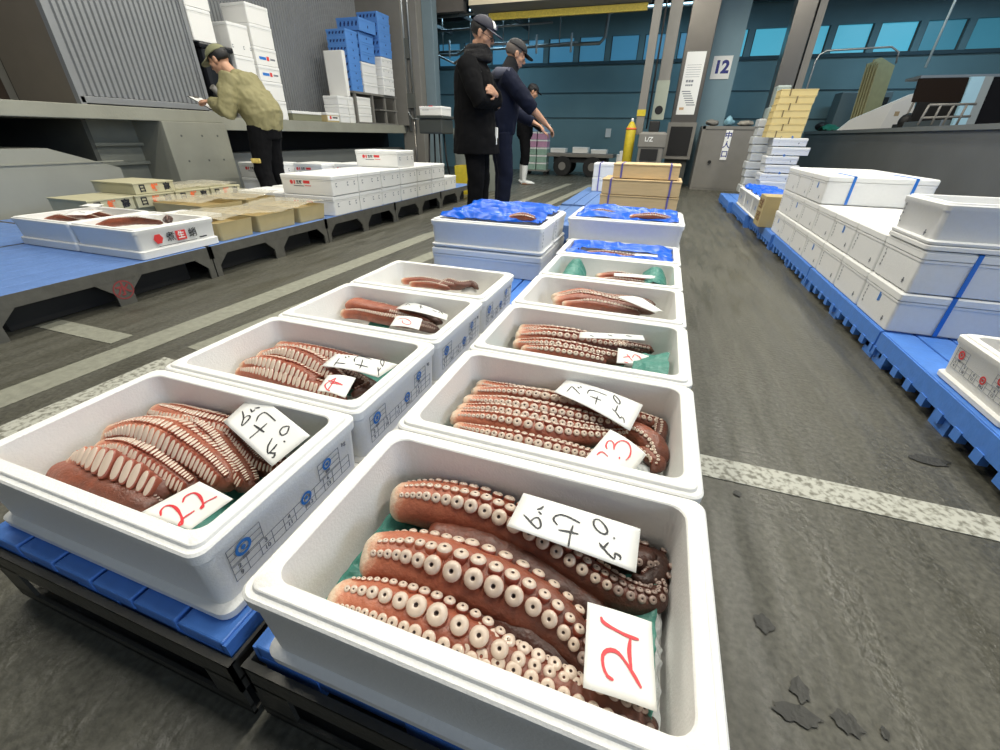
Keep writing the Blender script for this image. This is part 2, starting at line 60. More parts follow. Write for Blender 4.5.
TAUPE=mat('taupe_panel',(.17,.145,.115),.6,var=.08,bump=.1)
STAIN=mat('stainless',(.20,.185,.165),.30,.85,bump=.12,bscale=5,var=.1,vscale=4)
PAINTG=mat('grey_paint',(.21,.20,.18),.5,bump=.08,var=.12,vscale=6)
TEAL=mat('back_wall_paint',(.17,.29,.32),.7,bump=.15,bscale=20,var=.15,vscale=1.5,detail=8)
CEILM=mat('dark_ceiling',(.05,.06,.065),.8,var=.2)
PIPE=mat('pipe_metal',(.35,.37,.37),.35,.7)
CREAM=mat('cream_paint',(.62,.55,.40),.55,var=.06)
YEL=mat('yellow_paint',(.62,.48,.03),.5,var=.2,vscale=20)
YELD=mat('yellow_worn',(.55,.42,.05),.55,var=.4,vscale=40)
PIT=mat('sucker_pit',(.10,.065,.055),.4)
GREENF=None
SKIN=mat('skin',(.55,.30,.19),.5,var=.06,bump=.05)
HAIR=mat('hair_black',(.01,.009,.009),.5,bump=.3,bscale=200)
COATB=mat('black_cloth',(.005,.005,.006),.9,spec=.15,bump=.35,bscale=14,var=.3)
TROUB=mat('black_trouser_cloth',(.005,.005,.006),.9,spec=.15,bump=.35,bscale=12,var=.3)
NAVY=mat('navy_cloth',(.009,.012,.028),.85,spec=.2,bump=.35,bscale=14,var=.3)
NAVYL=mat('navy_grey_yoke',(.07,.075,.11),.8,bump=.3,bscale=14)
OLIVE=mat('olive_cloth',(.26,.235,.115),.75,bump=.6,bscale=9,var=.12)
OLIVE2=mat('olive_cap_cloth',(.22,.22,.12),.75,bump=.2,bscale=20,var=.1)
BOOTW=mat('white_rubber',(.75,.76,.74),.35,bump=.1,bscale=10)

def film(name,col,tr,rough=.15):
    m=bpy.data.materials.new(name); m.use_nodes=True; nt=m.node_tree; N=nt.nodes; L=nt.links
    b=N['Principled BSDF']; b.inputs['Base Color'].default_value=(*col,1); b.inputs['Roughness'].default_value=rough
    out=N['Material Output']; t=N.new('ShaderNodeBsdfTransparent'); t.inputs[0].default_value=(*[min(1,.4+c) for c in col],1)
    mx=N.new('ShaderNodeMixShader'); mx.inputs[0].default_value=tr
    tc=N.new('ShaderNodeTexCoord'); n2=N.new('ShaderNodeTexNoise'); n2.inputs['Scale'].default_value=28; n2.inputs['Detail'].default_value=4; L.new(tc.outputs['Object'],n2.inputs[0])
    bp=N.new('ShaderNodeBump'); bp.inputs['Strength'].default_value=.6; bp.inputs['Distance'].default_value=.02
    L.new(n2.outputs[0],bp.inputs['Height']); L.new(bp.outputs[0],b.inputs['Normal'])
    L.new(b.outputs[0],mx.inputs[1]); L.new(t.outputs[0],mx.inputs[2]); L.new(mx.outputs[0],out.inputs[0]); return m
CLEAR=film('clear_plastic',(.80,.75,.6),.70,.08)
GREENF=film('green_film',(.075,.29,.235),.15,.35)
BAG=mat('blue_bag_plastic',(.0,.115,.70),.30,bump=.12,bscale=18,var=.25,vscale=8,spec=.35)

def flesh():
    m=bpy.data.materials.new('octopus_skin'); m.use_nodes=True; nt=m.node_tree; N=nt.nodes; L=nt.links
    b=N['Principled BSDF']; b.inputs['Roughness'].default_value=.42; b.inputs['Coat Weight'].default_value=.12; b.inputs['Coat Roughness'].default_value=.2
    b.inputs['Subsurface Weight'].default_value=.12; b.inputs['Subsurface Radius'].default_value=(.006,.003,.002); b.inputs['Subsurface Scale'].default_value=1.0
    at=N.new('ShaderNodeAttribute'); at.attribute_name='pig'
    tc=N.new('ShaderNodeTexCoord'); nz=N.new('ShaderNodeTexNoise'); nz.inputs['Scale'].default_value=38; nz.inputs['Detail'].default_value=9; nz.inputs['Roughness'].default_value=.7; L.new(tc.outputs['Object'],nz.inputs[0])
    ad=N.new('ShaderNodeMath'); ad.operation='MULTIPLY_ADD'; L.new(nz.outputs[0],ad.inputs[0]); ad.inputs[1].default_value=.50; 
    L.new(at.outputs['Fac'],ad.inputs[2])
    sb=N.new('ShaderNodeMath'); sb.operation='SUBTRACT'; L.new(ad.outputs[0],sb.inputs[0]); sb.inputs[1].default_value=.25
    r=N.new('ShaderNodeValToRGB'); e=r.color_ramp
    e.elements[0].position=.0; e.elements[0].color=(.70,.56,.42,1)
    e.elements[1].position=1; e.elements[1].color=(.045,.018,.012,1)
    for p,c in ((.07,(.64,.38,.25,1)),(.17,(.50,.17,.09,1)),(.38,(.33,.09,.045,1)),(.60,(.17,.05,.027,1)),(.82,(.075,.026,.016,1))):
        x=e.elements.new(p); x.color=c
    L.new(sb.outputs[0],r.inputs[0]); L.new(r.outputs[0],b.inputs['Base Color'])
    n2=N.new('ShaderNodeTexNoise'); n2.inputs['Scale'].default_value=170; n2.inputs['Detail'].default_value=4; L.new(tc.outputs['Object'],n2.inputs[0])
    bp=N.new('ShaderNodeBump'); bp.inputs['Strength'].default_value=.5; bp.inputs['Distance'].default_value=.004
    L.new(n2.outputs[0],bp.inputs['Height']); L.new(bp.outputs[0],b.inputs['Normal'])
    return m
FLESH=flesh()
SUCK=mat('sucker_cream',(.62,.50,.40),.3,bump=.06,bscale=150,var=.1,vscale=150,coat=.3)
def redm(n,c): return mat(n,c,.38,bump=.15,bscale=150,var=.2,vscale=90,coat=.15)
SB=[redm('sucker_wall_pink',(.52,.19,.11)),redm('sucker_wall_red',(.33,.085,.05)),redm('sucker_wall_brown',(.13,.045,.03))]
SC=[SUCK,SUCK,mat('sucker_cream_dusky',(.36,.27,.23),.3,bump=.06,bscale=150,coat=.3)]

# ------------------------------------------------------------------ mesh helpers
def mesh_of(bm,name,mats,smooth=False):
    me=bpy.data.meshes.new(name); bm.normal_update(); bm.to_mesh(me); bm.free()
    for m in (mats if isinstance(mats,(list,tuple)) else [mats]): me.materials.append(m)
    if smooth:
        for p in me.polygons: p.use_smooth=True
    return me
def link(name,me,parent=None,loc=None,rot=None):
    o=bpy.data.objects.new(name,me); C.objects.link(o)
    if parent: o.parent=parent
    if loc is not None: o.location=loc
    if rot is not None: o.rotation_euler=rot if not isinstance(rot,(int,float)) else (0,0,rot)
    return o
def obj(name,bm,m,parent=None,loc=None,rot=None,smooth=False): return link(name,mesh_of(bm,name,m,smooth),parent,loc,rot)
def tag(o,label,cat,group=None,kind=None):
    if label: o['label']=label
    if cat: o['category']=cat
    if group: o['group']=group
    if kind: o['kind']=kind
    return o
def empty(name,label,cat,loc=(0,0,0),rz=0,group=None):
    o=bpy.data.objects.new(name,None); C.objects.link(o); o.location=loc; o.rotation_euler=(0,0,rz); o.empty_display_size=.05
    return tag(o,label,cat,group)
def struct(name,bm,m,smooth=False,loc=None,rot=None):
    o=obj(name,bm,m,None,loc,rot,smooth); o['kind']='structure'; return o
def NB(): return bmesh.new()
def box(bm,x0,x1,y0,y1,z0,z1,mi=0,bev=0,M=None):
    vs=[bm.verts.new((x,y,z)) for z in (z0,z1) for x,y in ((x0,y0),(x1,y0),(x1,y1),(x0,y1))]
    fs=[bm.faces.new([vs[i] for i in q]) for q in ((3,2,1,0),(4,5,6,7),(0,1,5,4),(1,2,6,5),(2,3,7,6),(3,0,4,7))]
    for f in fs: f.material_index=mi
    if bev:
        es=list({e for f in fs for e in f.edges}); r=bmesh.ops.bevel(bm,geom=es,offset=bev,segments=2,affect='EDGES',profile=.5)
        for f in r['faces']: f.material_index=mi
        vs=list({v for f in r['faces'] for v in f.verts}|{v for v in vs if v.is_valid})
    if M is not None:
        for v in vs: v.co=M@v.co
    return vs
def prism(bm,poly,axis,a,b,mi=0):
    """poly = 2-D points; axis 'x','y','z' = extrusion axis from a to b"""
    def P(p,t): return {'x':(t,p[0],p[1]),'y':(p[0],t,p[1]),'z':(p[0],p[1],t)}[axis]
    v0=[bm.verts.new(P(p,a)) for p in poly]; v1=[bm.verts.new(P(p,b)) for p in poly]; n=len(poly)
    fs=[bm.faces.new(v0),bm.faces.new(v1[::-1])]+[bm.faces.new((v0[(i+1)%n],v0[i],v1[i],v1[(i+1)%n])) for i in range(n)]
    for f in fs: f.material_index=mi
    bmesh.ops.recalc_face_normals(bm,faces=fs)
def tube(bm,pts,rads,n=12,side=None,mi=0,cap=True):
    pts=[V(p) for p in pts]; rings=[]
    if not isinstance(rads,(list,tuple)): rads=[rads]*len(pts)
    s=None
    for i,p in enumerate(pts):
        t=(pts[min(i+1,len(pts)-1)]-pts[max(i-1,0)]).normalized()
        if side is not None: s0=V(side)
        elif s is None: s0=V((0,0,1)) if abs(t.z)<.9 else V((1,0,0))
        else: s0=s
        s=(s0-t*s0.dot(t)).normalized(); u=t.cross(s)
        r=rads[i]; a,b=(r if isinstance(r,(list,tuple)) else (r,r))
        rings.append([bm.verts.new(p+s*math.cos(2*PI*k/n)*a+u*math.sin(2*PI*k/n)*b) for k in range(n)])
    for A,B in zip(rings,rings[1:]):
        for k in range(n):
            f=bm.faces.new((A[k],A[(k+1)%n],B[(k+1)%n],B[k])); f.material_index=mi; f.smooth=True
    if cap:
        f=bm.faces.new(rings[0][::-1]); f.material_index=mi; f=bm.faces.new(rings[-1]); f.material_index=mi
    return rings
def ball(bm,c,r,mi=0,sub=3,M=None):
    m=Matrix.Translation(V(c))@(M or Matrix.Identity(4))@Matrix.Diagonal((*(r if isinstance(r,(list,tuple)) else (r,r,r)),1))
    x=bmesh.ops.create_icosphere(bm,subdivisions=sub,radius=1,matrix=m)
    for v in x['verts']:
        for f in v.link_faces: f.material_index=mi; f.smooth=True
def rr(hx,hy,r,z,n=5):
    out=[]
    for cx,cy,a0 in ((hx-r,hy-r,0),(-hx+r,hy-r,90),(-hx+r,-hy+r,180),(hx-r,-hy+r,270)):
        for k in range(n+1):
            a=math.radians(a0+90*k/n); out.append((cx+r*math.cos(a),cy+r*math.sin(a),z))
    return out
def loft(bm,loops,mi=0,capa=True,capb=True):
    R=[[bm.verts.new(p) for p in l] for l in loops]; n=len(R[0])
    for A,B in zip(R,R[1:]):
        for k in range(n):
            f=bm.faces.new((A[k],A[(k+1)%n],B[(k+1)%n],B[k])); f.material_index=mi
    if capa: bm.faces.new(R[0][::-1]).material_index=mi
    if capb: bm.faces.new(R[-1]).material_index=mi
def text_bm(bm,s,size,M,mi=0,bold=0,depth=.0004):
    cu=bpy.data.curves.new('t','FONT'); cu.body=s; cu.size=size; cu.align_x='CENTER'; cu.align_y='CENTER'; cu.offset=bold; cu.extrude=depth; cu.resolution_u=3
    o=bpy.data.objects.new('t',cu); C.objects.link(o); bpy.context.view_layer.update()
    me=bpy.data.meshes.new_from_object(o.evaluated_get(bpy.context.evaluated_depsgraph_get()))
    bpy.data.objects.remove(o); bpy.data.curves.remove(cu)
    n0=len(bm.verts); f0=len(bm.faces); bm.from_mesh(me); bm.verts.ensure_lookup_table(); bm.faces.ensure_lookup_table()
    for v in bm.verts[n0:]: v.co=M@v.co
    for f in bm.faces[f0:]: f.material_index=mi
    bpy.data.meshes.remove(me)
def frame(o,x,y):
    """matrix placing local XY plane at origin o with axes x,y"""
    x=V(x).normalized(); y=V(y); y=(y-x*y.dot(x)).normalized(); z=x.cross(y)
    return Matrix(((x.x,y.x,z.x,o[0]),(x.y,y.y,z.y,o[1]),(x.z,y.z,z.z,o[2]),(0,0,0,1)))
def rect(bm,M,x0,x1,y0,y1,mi=0,t=.0006):
    box(bm,x0,x1,y0,y1,0,t,mi,0,M)
def ring(bm,M,cx,cy,r0,r1,mi=0,n=20,sy=1.0,t=.0007):
    a=[bm.verts.new(M@V((cx+r0*math.cos(2*PI*k/n),cy+sy*r0*math.sin(2*PI*k/n),t))) for k in range(n)]
    b=[bm.verts.new(M@V((cx+r1*math.cos(2*PI*k/n),cy+sy*r1*math.sin(2*PI*k/n),t))) for k in range(n)]
    for k in range(n):
        f=bm.faces.new((a[k],b[k],b[(k+1)%n],a[(k+1)%n])); f.material_index=mi
def cr(pts,step):
    """Catmull-Rom resample of tuples; returns list of (Vector, t 0..1)"""
    P=[V(p) for p in pts]; P=[P[0]*2-P[1]]+P+[P[-1]*2-P[-2]]; out=[]; m=len(P)-3
    for i in range(m):
        a,b,c,d=P[i:i+4]; n=max(2,int((c-b).length/step))
        for k in range(n):
            t=k/n; out.append((.5*((2*b)+(c-a)*t+(2*a-5*b+4*c-d)*t*t+(3*b-a-3*c+d)*t**3),(i+t)/m))
    out.append((P[-2],1.0)); return out
def lerp(l,t):
    t=max(0,min(.99999,t))*(len(l)-1); i=int(t); return l[i]*(1-(t-i))+l[i+1]*(t-i)

# ------------------------------------------------------------------ foam boxes
_c={}
def open_box_mesh(W,D,H,fl=.018,m=FOAM,lip=.006):
    k=('o',W,D,H,fl,m.name)
    if k not in _c:
        bm=NB(); a,b=W/2,D/2; r=.021
        L=[rr(a-.008,b-.008,r,0),rr(a-.001,b-.001,r,.003),rr(a,b,r,fl),rr(a-.004,b-.004,r,fl+.004),
           rr(a-.011,b-.011,r,fl+.006),rr(a-.006,b-.006,r,H-lip-.030),rr(a-.001,b-.001,r,H-lip-.022),rr(a,b,r,H-lip-.003),rr(a-.003,b-.003,r,H-lip),
           rr(a-.010,b-.010,r-.004,H-lip),rr(a-.0115,b-.0115,r-.004,H-.001),rr(a-.013,b-.013,r-.005,H),rr(a-.030,b-.030,r+.004,H),rr(a-.032,b-.032,r+.004,H-.002),
           rr(a-.036,b-.036,r+.002,.06),rr(a-.040,b-.040,r+.002,.022),rr(a-.050,b-.050,r,.018)]
        loft(bm,L); _c[k]=mesh_of(bm,'foam_body',m,True)
        for p in _c[k].polygons: p.use_smooth=True
    return _c[k]
def edge_split(o):
    md=o.modifiers.new('es','EDGE_SPLIT'); md.split_angle=math.radians(32); return o
def closed_box_mesh(W,D,H,m=FOAM2,notch=True):
    k=('c',W,D,H,m.name)
    if k not in _c:
        bm=NB(); a,b=W/2,D/2; r=.012
        loft(bm,[rr(a-.008,b-.008,r,0,3),rr(a-.004,b-.004,r,.004,3),rr(a-.003,b-.003,r,H-.05,3),rr(a-.001,b-.001,r,H-.045,3),rr(a-.001,b-.001,r,H-.036,3)])
        _c[k]=mesh_of(bm,'foam_body',m,False)
        bm=NB()
        loft(bm,[rr(a-.001,b-.001,r,H-.0335,3),rr(a,b,r,H-.032,3),rr(a,b,r,H-.008,3),rr(a-.006,b-.006,r,H-.001,3),rr(a-.02,b-.02,r,H-.001,3)])
        _c[k+('l',)]=mesh_of(bm,'foam_lid',LID,False)
    return _c[k],_c[k+('l',)]
def scale_print(col,name='printed_scale'):
    """the printed weight table on the end face; local x = along the face, y = up"""
    k=('p',col.name)
    if k in _c: return _c[k]
    bm=NB(); M=Matrix.Identity(4); w=.0007
    def H(x0,x1,y): rect(bm,M,x0,x1,y-w/2,y+w/2,0)
    def Vv(x,y0,y1): rect(bm,M,x-w/2,x+w/2,y0,y1,0)
    for y in (.050,.066,.082): H(-.145,.145,y)
    for i in range(12): Vv(-.145+.290*i/11,.050,.082)
    for i,(p,q) in enumerate((('2','9'),('3','10'),('4','11'),('5','12'),('6','13'))):
        x=-.132+.0527*i
        text_bm(bm,p,.013,Matrix.Translation((x,.074,.0003)),0); text_bm(bm,q,.013,Matrix.Translation((x,.058,.0003)),0)
    for x0,x1 in ((-.145,-.082),(.058,.118)):
        for y in (.085,.097,.109,.121): H(x0,x1,y)
        Vv(x0,.082,.121); Vv(x1,.082,.121)
    for cx,cy,r in ((-.118,.103,.015),(.018,.078,.0135),(.082,.108,.012)):
        ring(bm,M,cx,cy,r*.62,r,1); ring(bm,M,cx,cy,.0001,r*.3,1)
        rect(bm,M,cx-.006,cx+.006,cy-r-.008,cy-r-.002,0)
    text_bm(bm,'kg',.014,Matrix.Translation((.135,.118,.0003)),0)
    _c[k]=mesh_of(bm,name,[PGREY,col]); return _c[k]
def octo_box(name,label,x0,x1,y0,y1,z0,H,col=PBLUE,end='+x',group=None):
    W,D=x1-x0,y1-y0
    e=empty(name,label,'foam box',((x0+x1)/2,(y0+y1)/2,z0),0,group)
    b=link('body',open_box_mesh(round(W,3),round(D,3),H),e); edge_split(b)
    p=link('printed_scale',scale_print(col),e)
    sx=1 if end=='+x' else -1
    o=(sx*(W/2-.0135+.0012),0,0)
    p.matrix_local=frame(o,(0,sx,0),(sx*.065,0,1)); p.scale=(D/.372,1,1)
    return e
def shut_box(label,x0,x1,y0,y1,z0,H,m=FOAM2,group=None,marks=None,straps=(),open_top=False,name='foam_box',cat='foam box',rz=0,fl=.012):
    W,D=round(x1-x0,3),round(y1-y0,3)
    e=empty(name,label,cat,((x0+x1)/2,(y0+y1)/2,z0),rz,group)
    if open_top: edge_split(link('body',open_box_mesh(W,D,H,fl,m),e))
    else:
        a,b=closed_box_mesh(W,D,H,m); link('body',a,e); link('lid',b,e)
    if marks: link('printed_marks',marks[0],e).matrix_local=marks[1](W,D,H)
    for x in straps:
        bm=NB(); t=.002
        loft_pts=((-D/2-t,-.0),(D/2+t,H+t))
        box(bm,x-.008,x+.008,-D/2-t,-D/2+.001,0.002,H+t); box(bm,x-.008,x+.008,-D/2-t,D/2+t,H-.001,H+t); box(bm,x-.008,x+.008,D/2-.001,D/2+t,0.002,H+t)
        obj('strap',bm,STRAP,e)
    return e
# end-face marks seen from the aisle (faces -x)
def squiggle_mesh(seed,blue=False):
    k=('s',seed)
    if k in _c: return _c[k]
    rn=random.Random(seed); bm=NB(); M=Matrix.Identity(4)
    for i in range(5):
        y=.045+.017*i; x=-.135+rn.uniform(-.004,.004)
        rect(bm,M,x,x+rn.uniform(.006,.016),y,y+.0035,0); rect(bm,M,x+.004,x+.007,y-.005,y+.008,0)
    rect(bm,M,.105,.112,.030,.048,0); rect(bm,M,.100,.118,.034,.038,0); rect(bm,M,.103,.11,.026,.032,0)
    if blue: rect(bm,M,.0,.012,.085,.125,1); rect(bm,M,.016,.022,.088,.118,1)
    _c[k]=mesh_of(bm,'printed_marks',[PGREY,PBLUE]); return _c[k]
endL=lambda W,D,H: frame((-W/2-.0006+.003,0,0),(0,-1,0),(0,0,1))
endR=lambda W,D,H: frame((W/2-.003+.0006,0,0),(0,1,0),(0,0,1))
frontF=lambda W,D,H: frame((0,-D/2+.003-.0006,0),(1,0,0),(0,0,1))

# ------------------------------------------------------------------ octopus
def sucker_mesh(kind):
    k=('suck',kind)
    if k in _c: return _c[k]
    bm=NB(); n=16
    prof=[(.80,-1.2,0),(.88,-.6,0),(.98,.0,0),(1.0,.16,0),(.96,.32,0),(.88,.46,1),(.74,.60,1),(.54,.68,1),(.34,.68,1),(.22,.62,1),(.165,.54,2),(.13,.30,2),(.02,.28,2)] if kind<3 else [(.82,-1.1,0),(.9,-.5,0),(.98,.0,0),(1.0,.15,0),(.95,.28,0),(.86,.36,0),(.70,.46,1),(.35,.56,1),(.15,.56,1),(.02,.56,1)]
    sq=(lambda a:(1/(abs(math.cos(a))**2.8+abs(math.sin(a))**2.8)**(1/2.8))) if kind>2 else (lambda a:1)
    R=[[bm.verts.new((sq(2*PI*i/n)*r*math.cos(2*PI*i/n),sq(2*PI*i/n)*r*math.sin(2*PI*i/n),z)) for i in range(n)] for r,z,_ in prof]
    for j in range(len(R)-1):
        for i in range(n):
            f=bm.faces.new((R[j][i],R[j][(i+1)%n],R[j+1][(i+1)%n],R[j+1][i])); f.material_index=prof[j+1][2]; f.smooth=True
    bm.faces.new(R[-1]).material_index=2 if kind<3 else 1
    _c[k]=mesh_of(bm,'sucker',[SB[kind%3],SC[kind%3],PIT]); return _c[k]
def octo_arm(word,pts,rads,rows,dk,boxdesc,individual,group):
    S=cr(pts,.006); T=[]
    for i,(p,t) in enumerate(S):
        T.append((S[min(i+1,len(S)-1)][0]-S[max(i-1,0)][0]).normalized())
    bm=NB(); pig=bm.verts.layers.float.new('pig'); n=22; rings=[]; base=V(pts[0]); seed=random.uniform(0,50)
    ph=random.uniform(0,6)
    fr=[]
    for i,(p,t) in enumerate(S):
        r=lerp(rads,t); u=V((0,0,1)); u=(u-T[i]*u.dot(T[i])).normalized(); s=T[i].cross(u)  # s points to the camera side when going +x
        endr=min(1,(i+1.6)/3.2)**.5 if i<2 else 1
        if i>len(S)-4: endr=((len(S)-i)/4)**.6
        fr.append((p,u,s,r)); row=[]
        for k in range(n):
            a=2*PI*k/n; q=r*endr*(1+.05*math.sin(3*a+ph)+.07*noise.noise(V((math.cos(a)*1.2+seed,math.sin(a)*1.2,i*.12))))
            q*=1-.05*abs(math.sin(i*.55+2*a))*(1 if t>.2 else .3)
            row.append(bm.verts.new(p-base+u*math.cos(a)*q*.95+s*math.sin(a)*q*1.06))
        rings.append(row)
    for i,row in enumerate(rings):
        t=S[i][1]; cut=min(1,i*.006/.035)
        for k,v in enumerate(row):
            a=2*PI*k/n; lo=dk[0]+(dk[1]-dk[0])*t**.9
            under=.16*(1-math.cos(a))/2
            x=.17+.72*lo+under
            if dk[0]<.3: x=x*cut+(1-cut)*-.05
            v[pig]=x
    for A,B in zip(rings,rings[1:]):
        for k in range(n):
            f=bm.faces.new((A[k],A[(k+1)%n],B[(k+1)%n],B[k])); f.smooth=True
    bm.faces.new(rings[0][::-1]); bm.faces.new(rings[-1])
    bmesh.ops.recalc_face_normals(bm,faces=bm.faces[:])
    o=obj('octopus_tentacle',bm,FLESH,None,base)
    tag(o,f'{word} boiled octopus arm {boxdesc}','octopus arm',group)
    acc=[0]
    for i in range(1,len(S)): acc.append(acc[-1]+(S[i][0]-S[i-1][0]).length)
    LEN=acc[-1]
    rowbm=None
    for ri,(th,phn,sc,al,ac) in enumerate(rows):
        th=math.radians(th); phn=math.radians(phn); d=.022 if dk[0]<.3 else .008; items=[]
        d+=.004*(ri%2)
        while d<LEN-.01:
            j=max(q for q in range(len(acc)-1) if acc[q]<=d); w=(d-acc[j])/max(1e-6,acc[j+1]-acc[j]); A_,B_=fr[j],fr[j+1]
            p=A_[0].lerp(B_[0],w); u=A_[1].lerp(B_[1],w).normalized(); s=A_[2].lerp(B_[2],w).normalized(); r=A_[3]*(1-w)+B_[3]*w; t=d/LEN
            grow=min(1,.25+1.9*t) if dk[0]<.3 else 1
            R=r*.40*sc*grow*(1-.25*t)*random.uniform(.93,1.07)
            R=max(R,.0028)
            nrm=(u*math.cos(phn)+s*math.sin(phn)).normalized()
            pos=p+(u*math.cos(th)*.95+s*math.sin(th)*1.06)*r*.96+nrm*R*.25
            y=(T[j]-nrm*T[j].dot(nrm)).normalized(); x=y.cross(nrm)
            if al<.62: y,x=(y*.95-x*.31),(x*.95+y*.31)
            hgt=R*random.uniform(.80,1.05)*(.8 if al<.62 else 1)
            M=Matrix(((x.x*R*ac,y.x*R*al,nrm.x*hgt,pos.x-base.x),(x.y*R*ac,y.y*R*al,nrm.y*hgt,pos.y-base.y),(x.z*R*ac,y.z*R*al,nrm.z*hgt,pos.z-base.z),(0,0,0,1)))
            lo=dk[0]+(dk[1]-dk[0])*t**1.4
            items.append((M,(0 if lo<.18 else (1 if lo<.72 else 2))+(3 if al<.62 else 0)))
            d+=R*al*2*1.04+.0006
        if individual:
            for M,kd in items:
                q=link('sucker',sucker_mesh(kd),o); q.matrix_local=M
        else:
            rb=NB()
            for M,kd in items:
                n0=len(rb.verts); f0=len(rb.faces); rb.from_mesh(sucker_mesh(kd)); kd=kd%3; rb.verts.ensure_lookup_table(); rb.faces.ensure_lookup_table()
                for v in rb.verts[n0:]: v.co=M@v.co
                for f in rb.faces[f0:]: f.material_index+=3*kd; f.smooth=True
            if items:
                obj('sucker_row',rb,[SB[0],SC[0],PIT,SB[1],SC[1],PIT,SB[2],SC[2],PIT],o)
            else: rb.free()
    return o
def make_card(box_,label,q,ink,w,strokes):
    q=[V(p) for p in q]; o=empty('paper_card',label,'paper card',q[0])
    def at(u,v): return q[0]*(1-u)*(1-v)+q[1]*u*(1-v)+q[2]*u*v+q[3]*(1-u)*v
    N=(q[1]-q[0]).cross(q[3]-q[0]).normalized()
    if N.z<0: N=-N
    bm=NB(); G=10; th=.0006
    bend=lambda u,v: N*(.006*math.sin(PI*u)*(1 if box_ in('L2','L3','R2','R4') else .25))
    g=[[bm.verts.new(at(i/G,j/G)+bend(i/G,j/G)-q[0]) for j in range(G+1)] for i in range(G+1)]
    for i in range(G):
        for j in range(G):
            f=bm.faces.new((g[i][j],g[i+1][j],g[i+1][j+1],g[i][j+1])); f.smooth=True
    bmesh.ops.recalc_face_normals(bm,faces=bm.faces[:])
    s=obj('sheet',bm,PAPER,o); md=s.modifiers.new('t','SOLIDIFY'); md.thickness=th; md.offset=0
    if strokes:
        bm=NB()
        for st in strokes:
            P=[(x[0],x[1],0) for x in st]
            if len(P)<2: continue
            S=cr(P,.04)
            W=[at(a.x,a.y)+bend(a.x,a.y)+N*.0012-q[0] for a,t in S]
            prev=None
            for i,p in enumerate(W):
                d=(W[min(i+1,len(W)-1)]-W[max(i-1,0)])
                if d.length<1e-7: d=V((1,0,0))
                d.normalize(); sd=N.cross(d)*w*.5*(1.0-.35*abs(2*S[i][1]-1)**3+.18*math.sin(i*.7))
                a=bm.verts.new(p+sd+d*0); b=bm.verts.new(p-sd)
                if prev: bm.faces.new((prev[0],prev[1],b,a))
                prev=(a,b)
            for p in (W[0],W[-1]):
                vs=[bm.verts.new(p+(N.orthogonal().normalized()*math.cos(2*PI*k/8)+N.cross(N.orthogonal().normalized())*math.sin(2*PI*k/8))*w*.36) for k in range(8)]
                bm.faces.new(vs)
        obj('handwriting',bm,MATS[ink],o)
    return o
def crumple(name,label,cat,x0,x1,y0,y1,zf,m,nx=60,ny=40,amp=.012,fr=22,group=None,mask=None,parent=None):
    bm=NB(); g={}; cx,cy=(x0+x1)/2,(y0+y1)/2
    for i in range(nx+1):
        for j in range(ny+1):
            u,v=i/nx,j/ny; x=x0+(x1-x0)*u; y=y0+(y1-y0)*v
            if mask and not mask(u,v): continue
            r=noise.noise(V((x*fr*.55,y*fr*1.5,zf(u,v)*9))); r2=1-abs(noise.noise(V((x*fr*.8+9,y*fr*1.7+x*4,3))))*2
            z=zf(u,v)+amp*(.6*r+.5*r2)
            g[i,j]=bm.verts.new((x-cx+.004*r2,y-cy+.004*r,z))
    for i in range(nx):
        for j in range(ny):
            k=[(i,j),(i+1,j),(i+1,j+1),(i,j+1)]
            if all(q in g for q in k):
                f=bm.faces.new([g[q] for q in k]); f.smooth=True
    o=obj(name,bm,m,parent,(cx,cy,0)); md=o.modifiers.new('t','SOLIDIFY'); md.thickness=.0008
    return tag(o,label,cat,group) if label else o
